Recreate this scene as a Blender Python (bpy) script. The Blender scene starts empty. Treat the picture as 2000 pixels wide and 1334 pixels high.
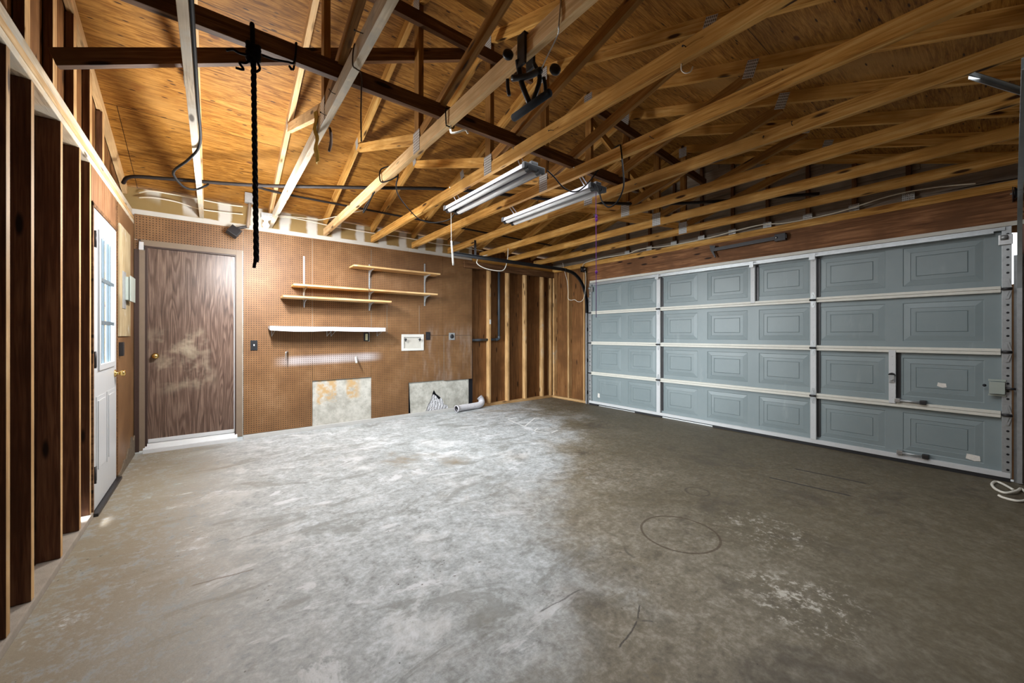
import bpy, bmesh, math, random
from mathutils import Vector, Matrix

# ------------------------------------------------------------------ camera, world, lights, exposure
SC = bpy.context.scene
COL = SC.collection
random.seed(7)
PI = math.pi

cam_data = bpy.data.cameras.new('camera')
cam = bpy.data.objects.new('camera', cam_data)
COL.objects.link(cam)
cam.location = (0.0, 0.0, 1.235)
cam.rotation_euler = (PI / 2, 0.0, -0.6583)
cam_data.sensor_width = 36.0
cam_data.lens = 756.68 / 2000.0 * 36.0
cam_data.shift_y = -13.2 / 2000.0
cam_data.clip_start = 0.02
SC.camera = cam

world = bpy.data.worlds.new('daylight_sky')
SC.world = world
world.use_nodes = True
wbg = world.node_tree.nodes['Background']
wbg.inputs[0].default_value = (0.86, 0.94, 1.0, 1)
wbg.inputs[1].default_value = 1.5


def lamp(name, kind, loc, energy, color, size=0.1, rot=(0, 0, 0), size_y=None, spread=None):
    d = bpy.data.lights.new(name, kind)
    d.energy = energy
    d.color = color
    if kind == 'AREA':
        d.size = size
        if size_y:
            d.shape = 'RECTANGLE'
            d.size_y = size_y
        if spread:
            d.spread = spread
    elif kind == 'SUN':
        d.angle = size
    else:
        d.shadow_soft_size = size
    o = bpy.data.objects.new(name, d)
    COL.objects.link(o)
    o.location = loc
    o.rotation_euler = rot
    return o


# daylight entering by the glazed half of the side door
lamp('door_daylight', 'AREA', (-3.2, 4.22, 1.95), 1700, (0.90, 0.95, 1.0), 1.0, (0, -PI / 2, 0), 2.2)
# unseen fill light added under the trusses
lamp('fill_point', 'POINT', (0.30, 4.05, 2.12), 80, (0.97, 0.97, 0.96), 0.10)
spot = lamp('fill_spot', 'SPOT', (0.30, 4.20, 2.36), 160, (0.97, 0.98, 1.0), 0.07)  # unseen spot added to brighten the back wall
spot.rotation_euler = Vector((0.75, 1.36, -1.05)).to_track_quat('-Z', 'Y').to_euler()
spot.data.spot_size = math.radians(100)
spot.data.spot_blend = 1.0
# two unseen area fills added level with the truss chords
lamp('fill_area', 'AREA', (3.1, 0.95, 2.52), 24, (0.93, 0.97, 1.0), 1.9, (0, 0, 0), 1.7)
lamp('fill_area', 'AREA', (1.95, 3.25, 2.52), 48, (0.93, 0.97, 1.0), 2.7, (0, 0, 0), 2.3)

SC.view_settings.view_transform = 'Standard'
SC.view_settings.look = 'None'
SC.view_settings.gamma = 1.0
SC.view_settings.use_curve_mapping = False
SC.view_settings.exposure = 0.75
BULB = 32.0


# ------------------------------------------------------------------ node helpers
class NT:
    def __init__(self, name):
        self.m = bpy.data.materials.new(name)
        self.m.use_nodes = True
        self.t = self.m.node_tree
        self.t.nodes.clear()
        self.out = self.t.nodes.new('ShaderNodeOutputMaterial')
        self.b = self.t.nodes.new('ShaderNodeBsdfPrincipled')
        self.t.links.new(self.b.outputs[0], self.out.inputs[0])

    def n(self, ty, **kw):
        nd = self.t.nodes.new(ty)
        for k, v in kw.items():
            setattr(nd, k, v)
        return nd

    def put(self, sock, v):
        if isinstance(v, bpy.types.NodeSocket):
            self.t.links.new(v, sock)
        elif isinstance(v, (tuple, list)):
            if len(v) == 3 and sock.type == 'RGBA':
                v = (*v, 1)
            sock.default_value = v
        else:
            sock.default_value = v

    def coord(self, rnd=True):
        c = self.n('ShaderNodeTexCoord').outputs['Object']
        if not rnd:
            return c
        r = self.n('ShaderNodeObjectInfo').outputs['Random']
        return self.vmath('ADD', c, self.vmath('MULTIPLY', self.comb(r, r, r), (17.3, 9.1, 5.7)))

    def comb(self, x, y, z):
        nd = self.n('ShaderNodeCombineXYZ')
        for i, v in enumerate((x, y, z)):
            self.put(nd.inputs[i], v)
        return nd.outputs[0]

    def sep(self, v):
        nd = self.n('ShaderNodeSeparateXYZ')
        self.put(nd.inputs[0], v)
        return nd.outputs

    def vmath(self, op, a, b):
        nd = self.n('ShaderNodeVectorMath', operation=op)
        self.put(nd.inputs[0], a)
        self.put(nd.inputs[1], b)
        return nd.outputs[0] if op not in ('DISTANCE', 'LENGTH', 'DOT_PRODUCT') else nd.outputs[1]

    def math(self, op, a, b=0.0, c=0.0, clamp=False):
        nd = self.n('ShaderNodeMath', operation=op)
        nd.use_clamp = clamp
        self.put(nd.inputs[0], a)
        self.put(nd.inputs[1], b)
        self.put(nd.inputs[2], c)
        return nd.outputs[0]

    def noise(self, v, scale=1.0, detail=3.0, rough=0.55, dist=0.0):
        nd = self.n('ShaderNodeTexNoise')
        self.put(nd.inputs['Vector'], v)
        self.put(nd.inputs['Scale'], scale)
        self.put(nd.inputs['Detail'], detail)
        self.put(nd.inputs['Roughness'], rough)
        self.put(nd.inputs['Distortion'], dist)
        return nd.outputs['Fac']

    def voro(self, v, scale=1.0, feature='F1'):
        nd = self.n('ShaderNodeTexVoronoi', feature=feature)
        self.put(nd.inputs['Vector'], v)
        self.put(nd.inputs['Scale'], scale)
        return nd.outputs['Distance']

    def ramp(self, f, stops):
        nd = self.n('ShaderNodeValToRGB')
        self.put(nd.inputs[0], f)
        cr = nd.color_ramp
        while len(cr.elements) < len(stops):
            cr.elements.new(0.5)
        for e, (p, c) in zip(cr.elements, stops):
            e.position = p
            if isinstance(c, (int, float)):
                c = (c, c, c)
            e.color = (*c, 1)
        return nd.outputs[0]

    def step(self, f, a, b):
        nd = self.n('ShaderNodeMapRange')
        nd.interpolation_type = 'SMOOTHSTEP'
        self.put(nd.inputs[0], f)
        self.put(nd.inputs[1], a)
        self.put(nd.inputs[2], b)
        return nd.outputs[0]

    def mix(self, f, a, b, mode='MIX'):
        nd = self.n('ShaderNodeMix', data_type='RGBA', blend_type=mode)
        self.put(nd.inputs[0], f)
        self.put(nd.inputs[6], a)
        self.put(nd.inputs[7], b)
        return nd.outputs[2]

    def bump(self, h, strength=0.3, dist=0.01):
        nd = self.n('ShaderNodeBump')
        self.put(nd.inputs['Strength'], strength)
        self.put(nd.inputs['Distance'], dist)
        self.put(nd.inputs['Height'], h)
        self.t.links.new(nd.outputs[0], self.b.inputs['Normal'])

    def done(self, color, rough=0.6, metal=0.0, spec=0.4):
        self.put(self.b.inputs['Base Color'], color)
        self.put(self.b.inputs['Roughness'], rough)
        self.put(self.b.inputs['Metallic'], metal)
        self.put(self.b.inputs['Specular IOR Level'], spec)
        return self.m


def srgb(r, g, b):
    f = lambda c: (c / 255 / 12.92) if c / 255 <= 0.04045 else ((c / 255 + 0.055) / 1.055) ** 2.4
    return (f(r), f(g), f(b))


def wood(name, dark, mid, light, axis='X', var=0.25, knots=True, rough=0.65, weather=None, wf=0.5):
    k = NT(name)
    v = k.coord()
    sc = {'X': (1.6, 34, 34), 'Y': (34, 1.6, 34), 'Z': (34, 34, 1.6)}[axis]
    kn = {'X': (2.6, 11, 11), 'Y': (11, 2.6, 11), 'Z': (11, 11, 2.6)}[axis]
    g = k.noise(k.vmath('MULTIPLY', v, sc), 1.0, 5, 0.62, 0.9)
    f = k.noise(k.vmath('MULTIPLY', v, tuple(4.0 * s for s in sc)), 1.0, 2, 0.5)
    g2 = k.math('ADD', k.math('MULTIPLY', g, 0.75), k.math('MULTIPLY', f, 0.25))
    c = k.ramp(g2, [(0.33, dark), (0.48, mid), (0.63, light)])
    bl = k.noise(v, 2.3, 3, 0.6)
    c = k.mix(k.step(bl, 0.42, 0.72), c, tuple(x * 0.72 for x in mid))
    if weather:
        wm = k.step(k.noise(v, 3.1, 4, 0.7), 0.75 - wf * 0.6, 0.95 - wf * 0.6)
        wc = k.mix(k.math('MULTIPLY', g2, 0.9), weather, tuple(x * 0.45 for x in weather))
        c = k.mix(wm, c, wc)
    if knots:
        d = k.voro(k.vmath('MULTIPLY', v, kn), 1.0)
        c = k.mix(k.math('SUBTRACT', 1.0, k.step(d, 0.09, 0.19)), c, tuple(x * 0.25 for x in dark))
    r = k.n('ShaderNodeObjectInfo').outputs['Random']
    hv = k.n('ShaderNodeHueSaturation')
    k.put(hv.inputs['Value'], k.math('ADD', 1.0 - var * 0.5, k.math('MULTIPLY', r, var)))
    k.put(hv.inputs['Color'], c)
    k.bump(g2, 0.35, 0.004)
    return k.done(hv.outputs[0], rough, 0, 0.25)


def plain(name, col, rough=0.5, metal=0.0, spec=0.4, noise=0.12, nscale=9.0, bump=0.0):
    k = NT(name)
    v = k.coord()
    n = k.noise(v, nscale, 4, 0.6)
    c = k.mix(n, tuple(x * (1 - noise) for x in col), tuple(min(1, x * (1 + noise)) for x in col))
    if bump:
        k.bump(k.noise(v, nscale * 12, 2, 0.6), bump, 0.003)
    return k.done(c, rough, metal, spec)


M = {}
M['pine'] = wood('pine', (0.21, 0.080, 0.013), (0.56, 0.285, 0.064), (0.74, 0.46, 0.16))
M['pine_pale'] = wood('pine_pale', (0.42, 0.24, 0.10), (0.62, 0.40, 0.19), (0.74, 0.54, 0.30))
M['pine_shade'] = wood('shaded_brown_pine', (0.13, 0.050, 0.010), (0.29, 0.135, 0.030), (0.42, 0.22, 0.065))  # darker pine copy: shade on king posts and near struts put into colour
M['weathered'] = wood('weathered_pine', (0.34, 0.24, 0.14), (0.64, 0.52, 0.36), (0.82, 0.72, 0.55),
                      weather=(0.74, 0.68, 0.56), wf=0.55)
M['redwood'] = wood('dark_red_timber', (0.050, 0.020, 0.008), (0.125, 0.058, 0.024), (0.25, 0.13, 0.06), var=0.2)  # base darkened further, putting the shade on the brace boards into it
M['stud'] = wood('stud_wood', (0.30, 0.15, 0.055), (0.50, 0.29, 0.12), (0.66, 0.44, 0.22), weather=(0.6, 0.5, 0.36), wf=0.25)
M['stud_shade'] = wood('shaded_stud_wood', (0.045, 0.016, 0.007), (0.100, 0.040, 0.018), (0.18, 0.085, 0.040), var=0.15)  # stud sides: their shade is put into this dark colour
M['header'] = wood('header_board_wood', (0.090, 0.034, 0.012), (0.20, 0.085, 0.032), (0.36, 0.17, 0.075), axis='Y', var=0.05)
M['shelf_wood'] = wood('shelf_board_wood', (0.42, 0.22, 0.08), (0.63, 0.39, 0.17), (0.74, 0.52, 0.27), knots=False)
M['ply_panel'] = wood('pale_plywood', (0.30, 0.21, 0.10), (0.42, 0.32, 0.18), (0.52, 0.44, 0.29), axis='Z', knots=False, weather=(0.7, 0.66, 0.55), wf=0.4)
M['sheath'] = wood('brown_wall_sheathing', (0.085, 0.033, 0.010), (0.17, 0.072, 0.022), (0.25, 0.118, 0.042), axis='Z', knots=True, var=0.1)
M['siding'] = wood('weathered_siding', (0.15, 0.12, 0.09), (0.26, 0.21, 0.16), (0.36, 0.31, 0.25), axis='Y', knots=False)
M['lauan'] = wood('door_header_plywood', (0.14, 0.055, 0.022), (0.25, 0.12, 0.055), (0.36, 0.20, 0.10), axis='Z', knots=False, var=0.05)
M['black'] = plain('black_plastic', (0.012, 0.013, 0.016), 0.42)
M['foam'] = plain('dark_blue_foam', (0.014, 0.019, 0.028), 0.85, bump=0.2)
M['rope'] = plain('black_rope', (0.008, 0.007, 0.009), 0.9, noise=0.5, nscale=80, spec=0.1)
M['cable_black'] = plain('black_cable', (0.006, 0.0055, 0.0055), 0.7, spec=0.12)
M['cable_white'] = plain('white_cable', (0.78, 0.73, 0.60), 0.55)
M['cord_white'] = plain('white_cord', (0.80, 0.77, 0.68), 0.7)
M['conduit'] = plain('dusty_dark_pipe', (0.022, 0.018, 0.017), 0.6, noise=0.5, spec=0.2)
M['galv'] = plain('galvanised_steel', (0.44, 0.46, 0.47), 0.42, 0.55, noise=0.25, nscale=25)
M['zinc'] = plain('zinc_hardware', (0.50, 0.50, 0.50), 0.35, 0.85, noise=0.3, nscale=30)
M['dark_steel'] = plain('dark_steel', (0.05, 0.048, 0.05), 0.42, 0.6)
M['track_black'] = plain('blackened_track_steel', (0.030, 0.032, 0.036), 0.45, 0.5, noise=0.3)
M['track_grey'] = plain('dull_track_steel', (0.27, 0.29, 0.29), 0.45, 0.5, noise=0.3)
M['brass'] = plain('polished_brass', (0.80, 0.56, 0.20), 0.16, 1.0, noise=0.03)
M['white_paint'] = plain('white_door_paint', (0.52, 0.53, 0.54), 0.38, noise=0.03)
M['muntin'] = plain('backlit_grille', (0.10, 0.13, 0.15), 0.5)  # grille darkened in its colour for the look of backlight
M['white_trim'] = plain('white_weatherstrip', (0.60, 0.61, 0.62), 0.45, noise=0.08)
M['cream_trim'] = plain('cream_metal_rail', (0.66, 0.645, 0.58), 0.45, noise=0.10, nscale=20)
M['tube'] = plain('white_glass_tube', (0.88, 0.90, 0.92), 0.22, noise=0.01)
M['reflector'] = plain('white_enamel_reflector', (0.36, 0.35, 0.40), 0.35, noise=0.05)
M['plastic_white'] = plain('white_plastic', (0.60, 0.59, 0.55), 0.4, noise=0.06)
M['ivory'] = plain('ivory_plastic', (0.62, 0.58, 0.36), 0.4)
M['white_shelf'] = plain('white_shelf_foil', (0.70, 0.70, 0.73), 0.35, noise=0.05)
M['grey_box'] = plain('grey_panel_paint', (0.36, 0.40, 0.36), 0.45, noise=0.08)
M['brown_frame'] = plain('taupe_door_casing', srgb(124, 108, 92), 0.55, noise=0.12, nscale=14)
M['brown_jamb'] = plain('dark_brown_jamb', srgb(62, 46, 40), 0.5)
M['rubber'] = plain('black_rubber', (0.02, 0.02, 0.022), 0.7)
M['duct'] = plain('white_vinyl_duct', (0.50, 0.49, 0.52), 0.4, noise=0.1)
M['front_dark'] = plain('dark_front_wall', (0.035, 0.022, 0.014), 0.8)  # unseen front wall, coloured dark to hold back bounced light
M['insulation'] = plain('grey_insulation', (0.50, 0.50, 0.52), 0.9, noise=0.4, nscale=40, bump=0.6)
M['membrane'] = plain('black_felt', (0.012, 0.014, 0.022), 0.7)
M['curb'] = plain('painted_concrete_curb', (0.46, 0.455, 0.44), 0.7, noise=0.2)
M['yellow'] = plain('yellow_tape', (0.42, 0.29, 0.025), 0.6, noise=0.4)
M['twine'] = plain('dark_twine', (0.07, 0.04, 0.025), 0.9)
M['purple'] = plain('purple_string', (0.11, 0.012, 0.17), 0.8)
M['pvc'] = plain('dark_grey_pipe', (0.045, 0.055, 0.068), 0.45)
M['jamb_wood'] = wood('worn_red_jamb', (0.16, 0.06, 0.045), (0.36, 0.20, 0.16), (0.62, 0.52, 0.46), axis='Z', knots=False)
M['sole'] = plain('dusty_grey_sole_plate', (0.30, 0.255, 0.21), 0.9, noise=0.35, nscale=14, bump=0.5)
M['rubble'] = plain('crumbled_dirty_plaster', (0.15, 0.115, 0.08), 0.95, noise=0.6, nscale=30, bump=0.8)
M['sticker'] = plain('torn_white_paper', (0.74, 0.71, 0.66), 0.7, noise=0.25, nscale=60)


def m_glass():
    k = NT('clear_window_glass')
    tr = k.n('ShaderNodeBsdfTransparent')
    tr.inputs[0].default_value = (0.96, 0.98, 0.98, 1)
    gl = k.n('ShaderNodeBsdfGlossy')
    gl.inputs['Roughness'].default_value = 0.02
    mx = k.n('ShaderNodeMixShader')
    mx.inputs[0].default_value = 0.06
    k.t.links.new(tr.outputs[0], mx.inputs[1])
    k.t.links.new(gl.outputs[0], mx.inputs[2])
    k.t.links.new(mx.outputs[0], k.out.inputs[0])
    return k.m


M['glass'] = m_glass()


def m_bulb():
    k = NT('glowing_bulb_glass')
    e = k.n('ShaderNodeEmission')
    e.inputs[0].default_value = (1.0, 0.93, 0.82, 1)
    e.inputs[1].default_value = BULB
    k.t.links.new(e.outputs[0], k.out.inputs[0])
    return k.m


M['bulb'] = m_bulb()


def m_gusset():
    k = NT('toothed_galvanised_plate')
    v = k.coord(False)
    x, y, z = k.sep(v)
    a = k.math('ABSOLUTE', k.math('SINE', k.math('MULTIPLY', y, PI / 0.0125)))
    b = k.math('ABSOLUTE', k.math('SINE', k.math('MULTIPLY', z, PI / 0.020)))
    t = k.math('MULTIPLY', a, b)
    c = k.mix(k.step(t, 0.42, 0.62), (0.62, 0.64, 0.64), (0.16, 0.16, 0.15))
    k.bump(t, 0.5, 0.003)
    return k.done(c, 0.42, 0.35)


M['gusset'] = m_gusset()


ROOF_OFF = 1.38


def m_roof():
    k = NT('roof_plywood')
    v = k.coord(False)
    x, y, z = k.sep(v)
    br = k.n('ShaderNodeTexBrick')
    br.offset = 0.5
    k.put(br.inputs['Vector'], k.comb(k.math('ADD', x, 0.62), k.math('ADD', k.math('MULTIPLY', y, 1.05), ROOF_OFF), 0.0))
    k.put(br.inputs['Color1'], (0.90, 0.90, 0.90))
    k.put(br.inputs['Color2'], (1.12, 1.12, 1.12))
    k.put(br.inputs['Mortar'], (0.10, 0.08, 0.06))
    k.put(br.inputs['Scale'], 1.0)
    k.put(br.inputs['Mortar Size'], 0.0028)
    k.put(br.inputs['Mortar Smooth'], 0.3)
    k.put(br.inputs['Brick Width'], 2.44)
    k.put(br.inputs['Row Height'], 1.22)
    g = k.noise(k.vmath('MULTIPLY', v, (3.2, 34, 10)), 1.0, 5, 0.68, 1.6)
    g3 = k.noise(k.vmath('MULTIPLY', v, (10, 150, 40)), 1.0, 3, 0.6, 0.5)
    g = k.math('ADD', k.math('MULTIPLY', g, 0.68), k.math('MULTIPLY', g3, 0.32))
    c = k.ramp(g, [(0.34, (0.080, 0.026, 0.003)), (0.47, (0.225, 0.092, 0.011)), (0.62, (0.43, 0.205, 0.042))])
    bl = k.noise(v, 1.1, 4, 0.6)
    c = k.mix(k.step(bl, 0.5, 0.8), c, (0.38, 0.20, 0.056))
    c = k.mix(k.step(k.noise(k.vmath('ADD', v, (5, 3, 1)), 1.7, 4, 0.7), 0.56, 0.8), c, (0.21, 0.074, 0.009))
    d = k.voro(k.vmath('MULTIPLY', v, (2.2, 4.4, 3.0)), 1.0)
    c = k.mix(k.math('SUBTRACT', 1.0, k.step(d, 0.05, 0.10)), c, (0.12, 0.045, 0.014))
    stk = k.step(k.noise(k.vmath('MULTIPLY', v, (4.5, 55, 14)), 1.0, 4, 0.7, 2.2), 0.60, 0.70)
    c = k.mix(k.math('MULTIPLY', stk, 0.55), c, (0.15, 0.050, 0.010))
    d2 = k.voro(k.vmath('MULTIPLY', v, (6, 25, 9)), 1.0)
    c = k.mix(k.math('SUBTRACT', 1.0, k.step(d2, 0.08, 0.16)), c, (0.04, 0.016, 0.006))
    c = k.mix(1.0, c, br.outputs['Color'], 'MULTIPLY')
    k.bump(g, 0.25, 0.004)
    return k.done(c, 0.6, 0, 0.25)


M['roof'] = m_roof()


def m_peg():
    k = NT('perforated_hardboard')
    v = k.coord(False)
    x, y, z = k.sep(v)
    S = 0.0254
    u = k.math('SUBTRACT', k.math('FRACT', k.math('ADD', k.math('DIVIDE', x, S), 0.5)), 0.5)
    w = k.math('SUBTRACT', k.math('FRACT', k.math('ADD', k.math('DIVIDE', z, S), 0.5)), 0.5)
    d = k.math('SQRT', k.math('ADD', k.math('MULTIPLY', u, u), k.math('MULTIPLY', w, w)))
    hole = k.math('SUBTRACT', 1.0, k.step(d, 0.165, 0.215))
    n = k.noise(v, 3.0, 5, 0.65)
    n2 = k.noise(v, 60.0, 2, 0.6)
    c = k.ramp(n, [(0.3, (0.125, 0.063, 0.024)), (0.55, (0.20, 0.107, 0.044)), (0.75, (0.28, 0.160, 0.078))])
    c = k.mix(k.math('MULTIPLY', n2, 0.35), c, (0.20, 0.08, 0.03))
    # rubbed pale haze and paint flecks
    fl = k.step(k.noise(v, 46.0, 3, 0.7), 0.74, 0.80)
    c = k.mix(fl, c, (0.62, 0.52, 0.42))
    geo = k.n('ShaderNodeNewGeometry').outputs['Position']
    px, py, pz = k.sep(geo)
    band = k.math('SUBTRACT', 1.0, k.step(k.math('ABSOLUTE', k.math('SUBTRACT', pz, k.math('ADD', 0.885, k.math('MULTIPLY', px, 0.022)))), 0.015, 0.085))
    bx = k.math('MULTIPLY', k.step(px, 0.55, 0.85), k.math('SUBTRACT', 1.0, k.step(px, 1.70, 1.98)))
    band = k.math('MULTIPLY', k.math('MULTIPLY', band, bx), k.math('ADD', 0.35, k.math('MULTIPLY', n, 0.8)))
    c = k.mix(k.math('MULTIPLY', band, 0.75), c, (0.58, 0.56, 0.58))
    # grey scuffing of the solid lower right sheets
    sc = k.math('MULTIPLY', k.step(px, 2.1, 2.6), k.step(k.noise(k.vmath('MULTIPLY', geo, (7, 1, 1.4)), 1.0, 4, 0.7), 0.45, 0.75))
    sc = k.math('MULTIPLY', sc, k.math('SUBTRACT', 1.0, k.step(pz, 1.2, 1.5)))
    c = k.mix(k.math('MULTIPLY', sc, 0.45), c, (0.36, 0.29, 0.25))
    c = k.mix(hole, c, (0.012, 0.007, 0.004))
    return k.done(c, 0.5, 0, 0.35)


M['peg'] = m_peg()


def m_drywall():
    k = NT('bare_drywall')
    v = k.coord(False)
    geo = k.n('ShaderNodeNewGeometry').outputs['Position']
    px, py, pz = k.sep(geo)
    n = k.noise(v, 4.0, 4, 0.6)
    paper = k.mix(n, (0.23, 0.145, 0.05), (0.34, 0.235, 0.10))
    mud = k.mix(n, (0.50, 0.48, 0.43), (0.66, 0.645, 0.60))
    seam = k.math('SUBTRACT', 1.0, k.step(k.math('ABSOLUTE', k.math('SUBTRACT', k.math('FRACT', k.math('DIVIDE', k.math('ADD', px, k.math('MULTIPLY', n, 0.08)), 0.305)), 0.5)), 0.13, 0.24))
    top = k.math('MAXIMUM', seam, k.math('SUBTRACT', 1.0, k.step(k.math('ADD', pz, k.math('MULTIPLY', n, 0.06)), 2.565, 2.575)))
    top = k.math('MULTIPLY', top, k.step(k.math('ADD', px, k.math('MULTIPLY', k.math('SUBTRACT', pz, 2.55), 2.2)), -0.35, 0.02))
    top = k.math('MAXIMUM', top, k.math('SUBTRACT', 1.0, k.step(pz, 2.538, 2.546)))
    c = k.mix(top, paper, mud)
    # the grey white lower patches with a torn tan area on the first
    low = k.mix(k.step(k.noise(v, 7, 5, 0.7), 0.3, 0.7), (0.33, 0.32, 0.28), (0.56, 0.55, 0.50))
    low = k.mix(k.step(k.noise(v, 30, 3, 0.7), 0.66, 0.74), low, (0.26, 0.23, 0.18))
    tx = k.math('MULTIPLY', k.step(px, 1.06, 1.10), k.math('SUBTRACT', 1.0, k.step(px, 1.30, 1.34)))
    tx = k.math('MAXIMUM', tx, k.math('MULTIPLY', k.step(px, 1.43, 1.47), k.math('SUBTRACT', 1.0, k.step(px, 1.55, 1.66))))
    tz = k.step(k.math('ADD', pz, k.math('MULTIPLY', k.noise(v, 9, 3, 0.6), 0.3)), 0.48, 0.54)
    low = k.mix(k.math('MULTIPLY', k.math('MULTIPLY', tx, tz), k.step(k.noise(v, 12, 3, 0.6), 0.35, 0.6)), low, (0.50, 0.34, 0.17))
    c = k.mix(k.math('SUBTRACT', 1.0, k.step(pz, 1.5, 1.6)), c, low)
    return k.done(c, 0.8, 0, 0.2)


M['drywall'] = m_drywall()


def m_brown_door():
    k = NT('worn_woodgrain_door')
    v = k.coord(False)
    x, y, z = k.sep(v)
    h = k.noise(k.vmath('MULTIPLY', v, (6.5, 1.0, 0.55)), 1.0, 2, 0.45)
    fr = k.math('FRACT', k.math('MULTIPLY', h, 20.0))
    fr = k.math('MULTIPLY', k.step(fr, 0.0, 0.55), k.math('SUBTRACT', 1.0, k.step(fr, 0.75, 1.0)))
    g = k.noise(k.vmath('MULTIPLY', v, (95, 95, 3.2)), 1.0, 4, 0.65, 0.4)
    t = k.math('ADD', k.math('MULTIPLY', fr, 0.17), k.math('MULTIPLY', g, 0.83))
    c = k.ramp(t, [(0.30, srgb(62, 45, 38)), (0.52, srgb(96, 76, 65)), (0.74, srgb(134, 112, 98))])
    # rubbed pale patches at hand height
    n = k.noise(k.vmath('MULTIPLY', v, (3.2, 1, 3.4)), 1.0, 4, 0.6)
    b1 = k.math('SUBTRACT', 1.0, k.step(k.math('ABSOLUTE', k.math('SUBTRACT', z, 1.13)), 0.05, 0.22))
    b2 = k.math('SUBTRACT', 1.0, k.step(k.math('ABSOLUTE', k.math('SUBTRACT', z, 0.83)), 0.05, 0.28))
    bx = k.math('MULTIPLY', k.step(x, -0.45, -0.22), k.math('SUBTRACT', 1.0, k.step(x, 0.02, 0.25)))
    pm = k.math('MULTIPLY', k.math('MULTIPLY', k.math('MAXIMUM', b1, b2), bx), k.step(n, 0.46, 0.66))
    c = k.mix(k.math('MULTIPLY', pm, 0.72), c, srgb(182, 168, 146))
    k.bump(t, 0.15, 0.003)
    return k.done(c, 0.38, 0, 0.4)


M['brown_door'] = m_brown_door()


def m_steel_door():
    k = NT('grey_blue_door_steel')
    v = k.coord(False)
    n = k.noise(v, 2.2, 4, 0.6)
    f = k.noise(v, 240.0, 2, 0.6)
    c = k.mix(n, (0.185, 0.232, 0.244), (0.265, 0.312, 0.322))
    st = k.step(k.noise(k.vmath('MULTIPLY', v, (1, 5, 1.2)), 1.0, 4, 0.7), 0.60, 0.82)
    c = k.mix(k.math('MULTIPLY', st, 0.35), c, (0.46, 0.50, 0.52))
    k.bump(f, 0.12, 0.002)
    return k.done(c, 0.42, 0.0, 0.45)


M['steel_door'] = m_steel_door()


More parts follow.
